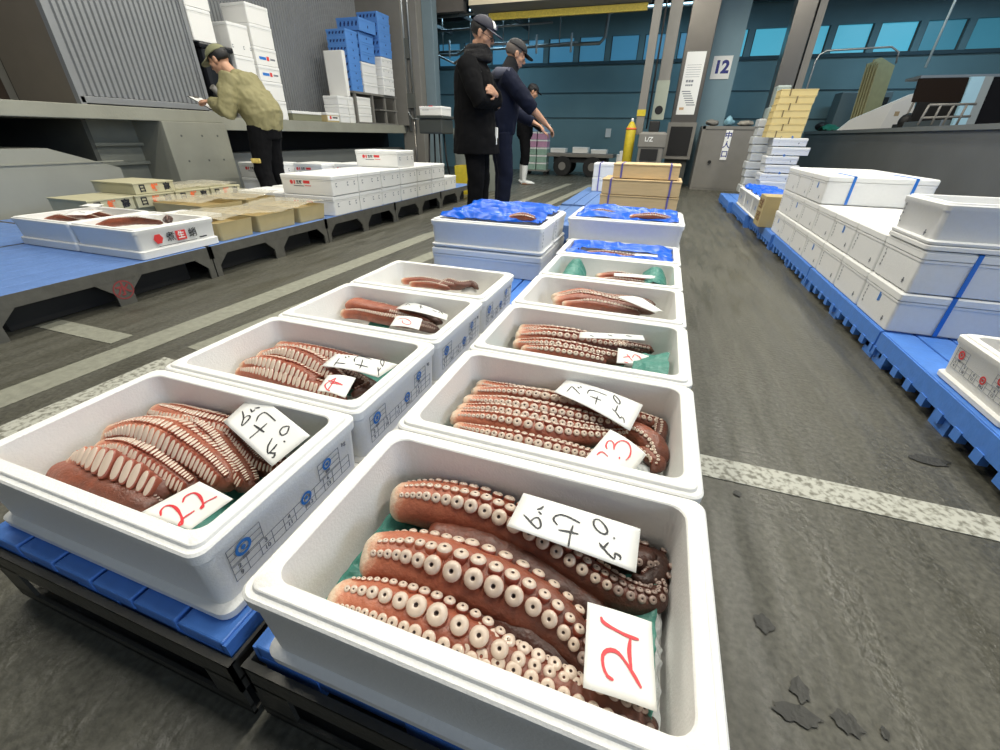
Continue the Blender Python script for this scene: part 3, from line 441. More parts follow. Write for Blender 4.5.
# ================================================================== THE SETTING
def floor_mat():
    m=bpy.data.materials.new('worn_concrete_floor'); m.use_nodes=True; nt=m.node_tree; N=nt.nodes; L=nt.links; b=N['Principled BSDF']
    tc=N.new('ShaderNodeTexCoord')
    def nz(s,d=6,v=None):
        n=N.new('ShaderNodeTexNoise'); n.inputs['Scale'].default_value=s; n.inputs['Detail'].default_value=d; L.new(v or tc.outputs['Object'],n.inputs[0]); return n.outputs[0]
    def ramp(x,st):
        r=N.new('ShaderNodeValToRGB'); e=r.color_ramp; e.elements[0].position,e.elements[0].color=st[0][0],(*st[0][1],1); e.elements[1].position,e.elements[1].color=st[-1][0],(*st[-1][1],1)
        for p,c in st[1:-1]: q=e.elements.new(p); q.color=(*c,1)
        L.new(x,r.inputs[0]); return r.outputs[0]
    def mix(f,a,b_,mode='MIX'):
        x=N.new('ShaderNodeMix'); x.data_type='RGBA'; x.blend_type=mode
        if isinstance(f,float): x.inputs[0].default_value=f
        else: L.new(f,x.inputs[0])
        L.new(a,x.inputs[6]); L.new(b_,x.inputs[7]); return x.outputs[2]
    base=ramp(nz(1.3,8),[(.3,(.038,.037,.028)),(.5,(.057,.055,.042)),(.72,(.085,.082,.063))])
    mp=N.new('ShaderNodeMapping'); mp.inputs['Scale'].default_value=(9,1.2,1); mp.inputs['Rotation'].default_value=(0,0,.25); L.new(tc.outputs['Object'],mp.inputs[0])
    base=mix(.35,base,ramp(nz(2.0,8,mp.outputs[0]),[(.35,(.038,.037,.028)),(.65,(.125,.12,.094))]))
    base=mix(.5,base,ramp(nz(70,4),[(.3,(.04,.039,.03)),(.7,(.15,.145,.115))]),'MIX') 
    stain=ramp(nz(3.2,7),[(.60,(1,1,1)),(.75,(.55,.55,.52))])
    base=mix(.9,base,stain,'MULTIPLY')
    L.new(base,b.inputs['Base Color'])
    rg=ramp(nz(1.6,7,mp.outputs[0]),[(.4,(.32,.32,.32)),(.6,(.62,.62,.62))]); L.new(rg,b.inputs['Roughness'])
    bp=N.new('ShaderNodeBump'); bp.inputs['Strength'].default_value=.5; bp.inputs['Distance'].default_value=.006; L.new(nz(55,6),bp.inputs['Height']); L.new(bp.outputs[0],b.inputs['Normal'])
    return m
bm=NB(); box(bm,-9,9,-6,13.2,-.1,0); struct('floor',bm,floor_mat())
def worn_paint():
    m=bpy.data.materials.new('worn_floor_paint'); m.use_nodes=True; nt=m.node_tree; N=nt.nodes; L=nt.links; b=N['Principled BSDF']; b.inputs['Roughness'].default_value=.6
    tc=N.new('ShaderNodeTexCoord'); n=N.new('ShaderNodeTexNoise'); n.inputs['Scale'].default_value=60; n.inputs['Detail'].default_value=8; L.new(tc.outputs['Object'],n.inputs[0])
    r=N.new('ShaderNodeValToRGB'); e=r.color_ramp; e.elements[0].position=.36; e.elements[0].color=(.17,.165,.13,1); e.elements[1].position=.55; e.elements[1].color=(.47,.47,.41,1)
    L.new(n.outputs[0],r.inputs[0]); L.new(r.outputs[0],b.inputs['Base Color']); return m
WP=worn_paint(); WP2=mat('faded_floor_paint',(.25,.25,.20),.6,var=.35,vscale=30,bump=.2)
def strip(p0,p1,w,m):
    p0,p1=V((*p0,0)),V((*p1,0)); d=(p1-p0).normalized(); s=V((-d.y,d.x,0))*w/2
    bm=NB(); a=[p0+s,p0-s,p1-s,p1+s]; prism(bm,[(v.x,v.y) for v in a],'z',.0005,.0025); return struct('trim_floor_line',bm,m)
strip((.17,1.115),(3.0,1.12),.098,WP)
strip((-2.18,-1.5),(-2.03,3.8),.15,WP2); strip((-2.03,3.8),(-1.75,9.5),.12,WP2)
strip((-1.90,-1),(-1.83,1.04),.13,WP); strip((-1.83,1.14),(-1.62,3.4),.13,WP2); strip((-1.6,3.5),(-1.3,9.5),.12,WP2)
strip((-2.80,1.10),(-2.25,1.10),.10,WP2); strip((-1.76,1.09),(-1.60,1.09),.10,WP2)
bm=NB()
for a,b_ in (((-1.6,-.3),(-.2,.12)),((-.2,.12),(-.1,-1))): pass
tube(bm,[(-1.35,.10,.0008),(-1.0,-.02,.0008),(-.75,-.06,.0008),(-.55,-.16,.0008),(-.3,-.2,.0008)],[.008,.01,.012,.010,.008],6); struct('trim_floor_crack',bm,DARK)
WETM=mat('wet_mark',(.026,.026,.021),.5,var=.5,vscale=60,bump=.3,bscale=80)
rn=random.Random(3)
bm=NB()
for x,y,a,b_ in ((.385,.485,.035,.016),(.40,.53,.014,.022),(.465,.50,.020,.018),(.52,.505,.006,.010),(.57,.45,.014,.012),(.36,.64,.018,.02),(.36,1.02,.01,.012),(.95,1.38,.05,.025),(-1.2,.02,.012,.005)):
    n=26; s=rn.random()*20
    vs=[bm.verts.new((x+a*math.cos(2*PI*k/n)*(1+.55*noise.noise(V((math.cos(2*PI*k/n)*2+s,math.sin(2*PI*k/n)*2,0)))),y+b_*math.sin(2*PI*k/n)*(1+.55*noise.noise(V((math.cos(2*PI*k/n)*2+s,math.sin(2*PI*k/n)*2,4)))),.0032)) for k in range(n)]
    bm.faces.new(vs)
o=struct('floor_stains',bm,WETM)
# left loading dock
XL=-5.1
bm=NB(); box(bm,-9,XL,-6,4.45,.935,1.05,bev=.006); struct('wall_left_ledge',bm,CONC)
bm=NB(); prism(bm,[(-6,0),(3.15,0),(3.15,.52),(2.62,.70),(-6,.70)],'x',XL-1.0,XL-.03); struct('wall_left_low_panel',bm,mat('dock_panel',(.36,.36,.31),.45,.2,bump=.1,bscale=12,var=.12,vscale=3))
bm=NB(); box(bm,XL-.04,XL-.02,-6,3.2,.575,.585); struct('trim_dock_rib',bm,CONC)
bm=NB(); box(bm,-7.5,-7.4,-6,3.2,.1,.94); box(bm,-7.4,XL-.35,3.16,3.2,.45,.94,1); struct('wall_left_void',bm,[DARK,CONCD])
bm=NB(); prism(bm,[(3.2,0),(3.68,0),(3.68,.935),(3.2,.935)],'x',XL-.55,XL-.42); box(bm,XL-.42,XL-.36,3.2,3.68,.70,.73); box(bm,XL-.42,XL-.36,3.2,3.68,.52,.55); struct('wall_left_recess',bm,mat('recess_grey',(.27,.28,.24),.6,var=.12))
bm=NB(); box(bm,-6.2,XL+.03,3.68,4.45,0,.935,bev=.006)
for y in (3.85,4.1,4.3):
    for z in (.3,.55,.8): tube(bm,[(XL+.029,y,z),(XL+.0315,y,z)],.012,8,mi=1)
struct('wall_left_pillar',bm,[CONC,CONCD])
bm=NB(); box(bm,-9,XL-.02,4.45,9.0,.86,1.0,bev=.006); struct('wall_left_far_ledge',bm,CONC)
bm=NB(); box(bm,-5.8,XL-.25,4.45,9.0,0,.60,0); box(bm,-5.9,-5.7,4.45,9.0,.60,.86,1); struct('wall_left_far_base',bm,[GREYP,DARK])
def corrug(name,x,y0,y1,z0,z1,p=.075,d=.018):
    bm=NB(); poly=[]; y=y0
    while y<y1-.001:
        for dy,dx in ((0,0),(.35,0),(.5,-d),(.85,-d)):
            if y+dy*p<=y1: poly.append((x+dx,y+dy*p))
        y+=p
    poly.append((x,y1))
    A=[bm.verts.new((a,b,z0)) for a,b in poly]; B=[bm.verts.new((a,b,z1)) for a,b in poly]
    for i in range(len(A)-1): bm.faces.new((A[i],A[i+1],B[i+1],B[i]))
    bmesh.ops.recalc_face_normals(bm,faces=bm.faces[:])
    o=struct(name,bm,CORR); md=o.modifiers.new('t','SOLIDIFY'); md.thickness=.01; return o
corrug('wall_left_cladding',XL-.05,3.08,4.33,1.12,5.0,.052,.020)
corrug('wall_left_far_cladding',-5.95,4.4,8.7,1.0,5.0,.055,.016)
bm=NB(); box(bm,XL-.08,XL-.02,3.04,4.36,1.06,1.115,0,.004); box(bm,XL-.08,XL-.02,3.03,3.075,1.05,5.0); box(bm,XL-.08,XL-.02,4.33,4.37,1.05,5.0); struct('trim_cladding_rail',bm,CORR)
bm=NB(); box(bm,-6.0,XL-.08,3.03,3.07,1.05,5.0); struct('wall_left_end_panel',bm,TAUPE)
bm=NB(); box(bm,-6.08,XL-.1,3.07,4.3,4.9,5.0); box(bm,-6.05,-6.0,3.05,3.09,1.05,5.0,1); struct('wall_left_gap_edge',bm,[TAUPE,DARK])
bm=NB(); box(bm,-6.28,-6.12,3.10,3.18,1.05,5.0); struct('trim_grey_post',bm,mat('pale_post',(.33,.31,.27),.5))
bm=NB(); box(bm,-6.6,-6.3,3.16,3.2,1.05,5.0,0); box(bm,-8.5,-6.6,3.18,3.22,1.05,5.0,1); struct('wall_left_brown_panel',bm,[mat('brown_panel',(.11,.075,.055),.6,var=.1),mat('orange_brown_panel',(.42,.25,.13),.6,var=.1)])
bm=NB(); box(bm,-9,-8.9,-6,13,0,5.2); struct('wall_left',bm,CONCD)
bm=NB(); box(bm,-5.95,-5.0,8.7,8.76,1.0,3.2,0); box(bm,-5.2,-4.72,8.8,9.3,0,5.0,0,.01)
for x,r in ((-5.10,.020),(-5.0,.03),(-4.88,.02)): tube(bm,[(x,8.77,.9),(x,8.77,5)],r,8,mi=1)
box(bm,-5.02,-4.86,8.72,8.80,1.30,1.55,2); box(bm,-4.98,-4.9,8.74,8.80,2.1,2.4,2); tube(bm,[(-5.03,8.72,5),(-5.02,8.72,1.25),(-4.9,8.70,1.12),(-4.6,8.68,1.10)],.014,8,mi=1)
struct('wall_left_jamb',bm,[PAINTG,PIPE,CONCD])
bm=NB(); box(bm,-4.72,-4.5,9.0,9.2,0,3.05,0,.01); struct('wall_left_jamb_blue',bm,mat('blue_grey_post',(.17,.23,.26),.5,var=.1))
# right loading dock
bm=NB(); box(bm,3.0,9,-6,12.9,0,1.03,0); box(bm,2.97,3.0,-6,12.9,.98,1.03,1); struct('wall_right',bm,[DOCKR,GREYP,mat('dock_pale_band',(.16,.165,.15),.6,var=.2)])
# back wall and windows
YB=13.0
bm=NB(); box(bm,-9,9,YB,YB+.2,0,2.48,0); box(bm,-9,9,YB,YB+.2,2.98,4.2,0)
xs=[-8.0+.78*i for i in range(22)]
for x in xs: box(bm,x-.06,x+.06,YB,YB+.2,2.48,2.98,0)
box(bm,-9,9,YB-.02,YB,1.83,1.85,1); box(bm,-9,9,YB-.02,YB,1.28,1.295,1); box(bm,-9,9,YB-.05,YB,2.42,2.48,1)
struct('wall_back',bm,[TEAL,mat('wall_joint',(.05,.09,.11),.8)])
GL=mat('lit_window_glass',(.05,.25,.32),.3,emit=(.10,.52,.72),es=.62)
GLB=mat('lit_window_glass_bluer',(.05,.2,.32),.3,emit=(.08,.30,.50),es=.42)
GLD=mat('dim_window_glass',(.05,.2,.26),.3,emit=(.08,.36,.50),es=.35)
for i in range(21):
    bm=NB(); x0,x1=xs[i]+.06,xs[i+1]-.06
    box(bm,x0,x1,YB+.08,YB+.10,2.48,2.98); struct('window_%d'%(i+1),bm,GLB if x0<.3 else (GL if x0<4.4 else GLD))
    bm=NB(); box(bm,x0,x0+.02,YB+.04,YB+.08,2.48,2.98); box(bm,x1-.02,x1,YB+.04,YB+.08,2.48,2.98); box(bm,x0,x1,YB+.04,YB+.08,2.48,2.50); struct('trim_window_frame',bm,CONCD)
bm=NB(); box(bm,-9,9,9.2,13.2,3.55,3.65,0)
for y in (9.9,10.8,11.7,12.5): box(bm,-9,9,y,y+.1,3.35,3.55,0)
struct('ceiling_back_hall',bm,CEILM)
bm=NB(); box(bm,-9,9,-6,9.2,5.2,5.3); box(bm,-9,9,9.15,9.3,3.5,5.3); struct('ceiling',bm,mat('ceiling_grey',(.35,.35,.33),.8))
bm=NB(); box(bm,-9,-4.0,9.35,9.5,3.0,4.5,1); box(bm,-4.72,-4.0,9.3,9.45,2.85,3.02,1); box(bm,-3.85,-.62,9.2,9.5,2.90,3.6,0); prism(bm,[(9.2,2.90),(9.5,2.82),(9.5,2.90)],'x',-3.85,-.65,2); box(bm,-3.55,-.7,9.44,9.5,2.72,2.82,3)
struct('lintel_beam',bm,[CREAM,mat('girder_brown',(.10,.09,.08),.7,var=.2),mat('beam_shadow_grey',(.22,.22,.21),.6),YELD])
# pipes and cable trays under the back hall ceiling
pt=empty('pipe_run','bundle of metal pipes and trays under the dark ceiling of the back hall','pipes',(-3,11,3))
def pp(pts,r,m=PIPE,name='pipe'):
    bm=NB(); tube(bm,[(a+3,b-11,c-3) for a,b,c in pts],r,8); obj(name,bm,m,pt)
pp([(-3.2,11.5,2.62),(-1.75,11.5,2.62),(-1.65,11.5,2.72),(-1.62,11.5,3.10),(-1.5,11.5,3.16),(.2,11.5,3.18)],.035)
pp([(-5.6,11.3,2.55),(-3.1,11.3,2.58),(-2.2,11.3,2.62)],.025)
pp([(-6.2,11.0,2.45),(-4.9,11.0,2.45),(-4.6,11.0,2.6),(-3.2,11.0,2.62)],.03)
pp([(-6.5,10.4,3.0),(-3.0,10.4,3.06)],.04)
pp([(-6.5,10.6,2.80),(-2.6,10.6,2.85)],.02)
for x in (-5.4,-4.7,-3.9,-3.3,-2.6): pp([(x,11.3,2.55),(x,11.3,3.5)],.012,name='hanger')
for x in (-5.6,-4.6,-3.6): 
    bm=NB(); box(bm,x+3,x+3.05,-.9,1.2,.02,.08); obj('bracket',bm,CEILM,pt)
pp([(-6.2,10.8,2.75),(-4.6,10.8,2.15)],.02,name='brace')
for i,(x,z) in enumerate(((-5.05,2.38),(-2.25,2.4),(-3.0,2.4))):
    bm=NB(); tube(bm,[(x,10.9,z),(x,10.9,z+.32)],.022,8); o=obj('hanging_lamp_tube',bm,mat('pale_lamp_tube',(.6,.66,.68),.4)); tag(o,['short pale tube hanging left of the man in the black coat','short pale tube hanging right of the man in the navy jacket','short pale tube hanging behind the cap of the man in navy'][i],'tube','short tubes hanging under the back ceiling')

# big stainless columns
def steel_col(x0,x1,y,z0,z1,name='wall_column'):
    bm=NB(); box(bm,x0,x1,y,y+.35,z0,z1,0,.012); (box(bm,x1+.03,x1+.14,y+.05,y+.3,z0,z1,1) if x0>1 else None)
    return struct(name,bm,[STAIN,PAINTG])
steel_col(.0,.46,9.9,.50,5.0); steel_col(1.60,1.90,9.9,.95,5.0)
bm=NB(); box(bm,-.03,.48,9.86,9.9,.50,1.12,0); box(bm,.03,.42,9.85,9.865,.56,1.05,1); box(bm,.02,.44,9.95,10.2,0,.5,2); struct('wall_column_base',bm,[PAINTG,DARK,CONCD])
bm=NB(); box(bm,.42,1.0,10.6,11.0,0,3.5); struct('wall_column_blue',bm,mat('pale_blue_column',(.20,.31,.36),.6,var=.1,vscale=3))
def flat_sign(name,label,cat,M,w,h,items,base=PAPER,mats=(),kind=None,t=.004):
    e=empty(name,label,cat,M.translation); L=Matrix.Translation(-M.translation)@M
    bm=NB(); box(bm,-w/2,w/2,-h/2,h/2,0,t,0,0,L); obj('panel',bm,base,e)
    bm=NB()
    for it in items:
        if it[0]=='t': text_bm(bm,it[1],it[2],L@Matrix.Translation((it[3],it[4],t+.001)),it[5],it[6] if len(it)>6 else 0)
        else: rect(bm,L@Matrix.Translation((0,0,t)),*it[1:5],it[5],.001)
    obj('lettering',bm,list(mats),e); return e
NAVYP=mat('sign_navy',(.02,.03,.22),.5)
flat_sign('number_sign','white square sign with dark blue number 12 on the blue column','sign',frame((.73,10.59,2.03),(1,0,0),(0,0,1)),.33,.36,[('t','12',.27,.0,0,0,.012)],mats=[NAVYP])
it=[('r',-.12+.0*i,.12,.28-.035*i,.285-.035*i,0) for i in range(6)]+[('t','■■■',.05,-.03,.04,0),('t','■■■■',.035,-.03,-.02,0)]+[('r',-.13+.02*i,.02+.02*i,-.12-.035*i,-.105-.035*i,0) for i in range(7)]+[('r',-.12,-.04,-.40,-.36,1)]
flat_sign('notice_sheet','white notice with black lines taped on the stainless column','notice',frame((.23,9.893,1.72),(1,0,0),(0,0,1)),.32,.95,it,mats=[PGREY,mat('tan_stamp',(.6,.4,.22),.6)])
bm=NB(); box(bm,-.34,-.14,9.55,9.7,1.15,5.0,0,.008); box(bm,-.35,-.13,9.53,9.55,1.15,1.75,1); tube(bm,[(-.24,9.528,1.3),(-.24,9.524,1.3)],.07,16,mi=2)
struct('wall_post_grey',bm,[PAINTG,mat('pale_green_panel',(.34,.37,.30),.5,var=.1),DARK])
bm=NB(); box(bm,-.60,-.46,9.35,9.48,.9,3.0,0,.006); box(bm,-.605,-.455,9.34,9.35,1.20,1.30,1); tube(bm,[(-.40,9.4,1.0),(-.40,9.4,3.0)],.015,8,mi=2); struct('wall_post_slim',bm,[PAINTG,YEL,DARK])
e=empty('gas_cylinder','yellow gas cylinder with an orange band at the foot of the slim post','gas cylinder',(-.66,9.25,0))
bm=NB(); tube(bm,[(0,0,0),(0,0,1.0),(0,0,1.06),(0,0,1.11)],[.09,.09,.06,.03],18); obj('tank',bm,YEL,e)
bm=NB(); tube(bm,[(0,0,.98),(0,0,1.01)],.093,18); obj('band',bm,PORANGE,e)
bm=NB(); tube(bm,[(0,0,1.10),(0,0,1.16)],.022,10); obj('valve',bm,PAPER,e)
e=empty('grey_machine','grey control machine with a hood between the yellow cylinder and the column','machine',(-.27,9.15,0))
bm=NB(); box(bm,-.20,.24,-.15,.2,.08,.95,0,.03); box(bm,-.22,.26,-.17,.0,.70,.93,0,.02); obj('housing',bm,PAINTG,e)
bm=NB(); box(bm,-.15,.15,-.185,-.17,.50,.68); obj('opening',bm,DARK,e)
bm=NB(); box(bm,-.08,.10,-.05,.1,.95,1.12,0,.02); obj('motor',bm,BLACKP,e)
bm=NB(); text_bm(bm,'L/Z',.10,frame((-.04,-.175,.83),(1,0,0),(0,0,1)),0,.002); obj('lettering',bm,PAPER,e)
for q in (-.2,.14): bm=NB(); box(bm,q,q+.08,-.12,.15,0,.08); obj('foot',bm,BLACKP,e)

# ================================================================== PALLETS AND DOLLIES
def pallet_mesh(W,D,H,n,key,m=BLUE,teeth=True):
    k=('pal',key)
    if k in _c: return _c[k]
    bm=NB(); p=W/n
    for i in range(n):
        x=-W/2+p*i; box(bm,x+.004,x+p-.004,-D/2,D/2,H-.028,H,0,.003)
    for y in (-D/2+.06,-.02,D/2-.1): box(bm,-W/2+.01,W/2-.01,y,y+.06,.03,H-.028)
    t=.012
    for sx in (-1,1): box(bm,sx*(W/2-.004)-t/2,sx*(W/2-.004)+t/2,-D/2,D/2,H*.45,H-.004)
    for sy in (-1,1): box(bm,-W/2,W/2,sy*(D/2-.008)-t/2,sy*(D/2-.008)+t/2,H*.4,H-.010)
    if teeth:
        q=int(D/.11)
        for i in range(q+1):
            y=-D/2+D*i/q; box(bm,-W/2-.006,-W/2+.02,max(-D/2,y-.02),min(D/2,y+.02),H*.22,H*.5); box(bm,W/2-.02,W/2+.006,max(-D/2,y-.02),min(D/2,y+.02),H*.22,H*.5)
    for y in (-D/2,-.05,D/2-.1):
        for x in (-W/2+.01,-.05,W/2-.11): box(bm,x,x+.1,y,y+.1,0,H-.028)
    _c[k]=mesh_of(bm,'plastic_pallet',m); return _c[k]
def pallet(label,x0,x1,y0,y1,z0,H,n,key,group=None,m=BLUE,rz=0):
    o=link('plastic_pallet',pallet_mesh(x1-x0,y1-y0,H,n,key,m,key=='r'),None,((x0+x1)/2,(y0+y1)/2,z0),rz); return tag(o,label,'pallet',group)
# centre: steel dollies with slotted ends carrying blue pallets
def dolly(label,x0,x1,y0,y1,z1,group):
    e=empty('steel_dolly',label,'dolly',((x0+x1)/2,(y0+y1)/2,0),0,group); W,D=(x1-x0)/2,(y1-y0)/2
    for s in (-1,1):
        y=s*D; bm=NB()
        box(bm,-W,W,min(y,y-s*.006),max(y,y-s*.006),.115,z1); box(bm,-W,W,min(y,y-s*.006),max(y,y-s*.006),.018,.045)
        for sx in (-1,1): box(bm,min(sx*W,sx*(W-.07)),max(sx*W,sx*(W-.07)),min(y,y-s*.006),max(y,y-s*.006),.04,.12)
        box(bm,-W,W,min(y,y-s*.012),max(y,y-s*.012),z1-.004,z1+.001); box(bm,-W,W,min(y,y-s*.05),max(y,y-s*.05),.018,.024)
        obj('end_plate',bm,STEEL,e)
    bm=NB()
    for sx in (-1,1):
        box(bm,min(sx*W,sx*(W-.006)),max(sx*W,sx*(W-.006)),-D,D,.09,z1); box(bm,min(sx*W,sx*(W-.03)),max(sx*W,sx*(W-.03)),-D,D,z1-.05,z1-.045)
    box(bm,-W,W,-D*.5-.03,-D*.5+.03,.08,.11); box(bm,-W,W,D*.5-.03,D*.5+.03,.08,.11)
    obj('side_rail',bm,STEEL,e)
    for sx in (-1,1):
        for sy in (-1,1):
            bm=NB(); tube(bm,[(sx*(W-.12)-.015,sy*(D-.12),.045),(sx*(W-.12)+.015,sy*(D-.12),.045)],.045,14); obj('wheel',bm,BLACKP,e)
    return e
g='steel dollies under the octopus boxes'
dolly('dark steel dolly under the nearest boxes of the left octopus column',-1.10,-.478,.172,1.27,.166,g)
dolly('dark steel dolly under the farther boxes of the left octopus column',-1.10,-.478,1.285,2.72,.166,g)
dolly('dark steel dolly under the nearest boxes of the right octopus column',-.462,.172,.180,1.27,.166,g)
dolly('dark steel dolly under the farther boxes of the right octopus column',-.462,.172,1.285,2.95,.166,g)
g='blue pallets under the octopus boxes'
pallet('blue slatted pallet under the nearest boxes of the left octopus column',-1.088,-.490,.186,1.25,.113,.083,6,'c1',g)
pallet('blue slatted pallet under the far end of the left octopus column',-1.088,-.488,1.30,2.70,.113,.083,6,'c2',g)
pallet('blue slatted pallet under the nearest boxes of the right octopus column',-.450,.160,.200,1.25,.113,.083,6,'c3',g)
pallet('blue slatted pallet under the far end of the right octopus column',-.450,.160,1.30,2.93,.113,.083,6,'c4',g)
pallet('faded blue pallet under the strapped wooden crates',-1.0,.2,3.7,4.85,.0,.2,9,'d1','far centre pallets',BLUE2)
pallet('faded blue pallet under the violet strapped white boxes',-1.0,.2,5.0,6.9,.0,.2,9,'d2','far centre pallets',BLUE2)
# right row of blue pallets on the floor
rp=['nearest','second','third','fourth','fifth','farthest']
for i in range(6):
    y0=1.05+1.115*i; x0=1.045-(.0,.0,.0,.02,.07,.12)[i]
    o=pallet(f'blue toothed pallet on the right of the aisle, {rp[i]} of its row',x0,x0+1.1,y0,y0+1.10,0,.135,9,'r','right pallets'); o['group']='blue pallets along the right of the aisle'
# left: low steel pallets with blue decks and trapezoid openings
def left_pallet(label,x0,x1,y0,y1,mark=False,steel=True):
    e=empty('low_platform',label,'platform',((x0+x1)/2,(y0+y1)/2,0),0,'low platforms along the left of the aisle'); W,D=(x1-x0)/2,(y1-y0)/2
    bm=NB(); n=8
    for i in range(n): a=-W+2*W*i/n; box(bm,a+.002,a+2*W/n-.002,-D+.01,D-.01,.178,.2,0,.002)
    box(bm,-W+.01,W-.01,-D+.01,D-.01,.16,.178); obj('deck',bm,BLUE2,e)
    bm=NB()
    for sx in (-1,1):
        xa,xb=sorted((sx*W,sx*(W-.012)))
        box(bm,xa,xb,-D,D,.138,.199)
        for c,hw in ((-D+.0,.04),(0,.045),(D-.0,.04)):
            lo,hi=(c,c+hw) if c<-.1 else ((c-hw,c) if c>.1 else (c-hw,c+hw))
            l2=lo-(.075 if c>-.1 else 0); h2=hi+(.075 if c<.1 else 0)
            prism(bm,[(lo,0.0),(hi,0.0),(hi,.07),(h2,.139),(l2,.139),(lo,.07)],'x',xa,xb)
    for sy in (-1,1): ya,yb=sorted((sy*D,sy*(D-.012))); box(bm,-W,W,ya,yb,.12,.199)
    obj('side_frame',bm,mat('worn_steel',(.15,.145,.125),.5,.4,bump=.15,bscale=60,var=.3,vscale=14),e)
    bm=NB(); box(bm,-W+.12,W-.12,-D+.1,D-.1,.004,.158); obj('shade_block',bm,BLACKP,e)  # added black block, stands in for the shade behind the side openings
    if mark:
        bm=NB(); M=frame((W+.001,-.0,.085),(0,1,0),(0,0,1)); ring(bm,M,0,0,.045,.052,0); text_bm(bm,'水',.075,M@Matrix.Translation((0,0,.001)),0,.002); obj('emblem',bm,mat('faded_red_paint',(.30,.05,.05),.6,var=.3,vscale=60),e)
    return e
names=['nearest','second','third','fourth','fifth']
for i in range(5):
    y0=.87+1.13*i; left_pallet(f'dark steel platform with blue deck on the left, {names[i]} from the camera',-3.84,-2.70,y0,y0+1.12,i==0)
left_pallet('blue decked platform against the dock wall at the far left edge',-5.0,-3.87,.87,1.99); left_pallet('dark platform beside the dock wall under the stencilled crates',-5.0,-3.87,2.0,3.12)
left_pallet('dark platform by the dock under white boxes behind the man in olive',-5.0,-3.87,4.22,5.34)

# ================================================================== OCTOPUS BOXES
RX0,RX1,RY,RD=-.415,.161,.191,.3747
LX0,LX1,LY,LD=-1.075,-.5045,.2094,.3636
ZP=.1975; HB=.162
g='open foam octopus boxes in two columns'
desc={'R1':'in the nearest foam box of the right column','R2':'in the right column foam box with crushed ice','R3':'in the third foam box of the right column','R4':'in the fourth foam box of the right column','R5':'in the right column box with green film lumps','L1':'in the nearest foam box of the left column','L2':'in the second foam box of the left column','L3':'in the third foam box of the left column','L4':'in the farthest foam box of the left column'}
lab={'R1':'open white foam box of thick octopus arms, the nearest one to the camera','R2':'open white foam box of octopus with crushed ice at its right end','R3':'open white foam box, third of the right column, green film at its right end','R4':'open white foam box, fourth of the right column, with a long curved card','R5':'open white foam box with two crumpled green film sheets standing in it',
 'L1':'open white foam box, nearest of the left octopus column, at the left photo edge','L2':'open white foam box, second of the left octopus column','L3':'open white foam box, third of the left octopus column','L4':'open white foam box, farthest of the left column, with curled octopus'}
for i in range(5): octo_box('foam_box',lab['R%d'%(i+1)],RX0,RX1,RY+RD*i,RY+RD*i+.3725,ZP,HB,group=g)
for i in range(4): octo_box('foam_box',lab['L%d'%(i+1)],LX0,LX1,LY+LD*i,LY+LD*i+.3615,ZP,HB,group=g)
for b_,arms in ARMS.items():
    for word,pts,rads,rows,dk in arms:
        octo_arm(word,pts,rads,rows,dk,desc[b_],b_ in('R1','R2','L1'),'octopus arms '+desc[b_])
for c in CARDS: make_card(*c)
# thin film under the arms, liners
def bx(b_): 
    i=int(b_[1])-1
    return (RX0,RX1,RY+RD*i,RY+RD*i+.3725) if b_[0]=='R' else (LX0,LX1,LY+LD*i,LY+LD*i+.3615)
def liner(b_,label,u0,u1,v0,v1,zf,amp=.008,m=GREENF,nx=36,ny=26,name='green_film'):
    x0,x1,y0,y1=bx(b_); x0+=.045; x1-=.045; y0+=.045; y1-=.045; W,D=x1-x0,y1-y0
    return crumple(name,label,'plastic film',x0+W*u0,x0+W*u1,y0+D*v0,y0+D*v1,zf,m,nx,ny,amp,26)
liner('R1','green plastic film under the arms in the nearest right foam box',.02,.97,.02,.98,lambda u,v:.236+.02*max(0,.12-u)/.12+.035*max(0,u-.84)/.16,.008,nx=70,ny=40)
liner('R2','green plastic film under the arms in the right column box with crushed ice',.02,.86,.05,.98,lambda u,v:.236+.03*max(0,.12-u)/.12,.01,nx=70,ny=40)
liner('L1','green plastic film under the arms in the nearest left foam box',.05,.98,.03,.97,lambda u,v:.232+.045*max(0,u-.9)/.1,.008,nx=70,ny=40)
liner('R3','green film sheet standing at the right end of the third right column box',.80,.985,.10,.92,lambda u,v:.262+.072*math.sin(PI*min(1,v*1.02+.05))**.6*(.45+.55*u),.014)
liner('R3','green film under the arms in the third right column box',.02,.75,.05,.95,lambda u,v:.236,.008)
liner('R4','small green film tip at the right end of the fourth box',.80,.92,.2,.6,lambda u,v:.245+.05*(1-abs(2*v-1))*(1-abs(2*u-1)),.008,nx=18,ny=18)
liner('R5','crumpled green film standing at the left end of its box',.02,.24,.20,.97,lambda u,v:.268+.082*max(0,math.sin(PI*u))**.5*(.4+.6*v),.016)
liner('R5','crumpled green film standing at the right end of its box',.74,.985,.12,.97,lambda u,v:.268+.082*max(0,math.sin(PI*u))**.5,.016)
liner('L2','green film at the back of the second left column box',.20,.97,.55,.98,lambda u,v:.24+.035*v,.006)
liner('L3','green film at the back of the third left column box',.22,.40,.75,.98,lambda u,v:.24+.04*v,.006,nx=14,ny=14)
ICE=mat('crushed_ice',(.72,.75,.76),.2,bump=.8,bscale=70,coat=.5)
def ice(b_,label,u0,u1,v0,v1,z=.228):
    o=liner(b_,label,u0,u1,v0,v1,lambda u,v:z+.02*math.sin(PI*u)*math.sin(PI*v),.014,ICE,40,40,'crushed_ice'); o['category']='ice'; o['kind']='stuff'
ice('R2','crushed ice at the right end of the right column box with crushed ice',.86,.99,.1,.9); 
ice('R1','clear ice bits along the right wall of the nearest right foam box',.93,.995,.05,.95,.245); ice('L1','crushed ice at the left end of the nearest left foam box',.01,.13,.05,.35,.238)
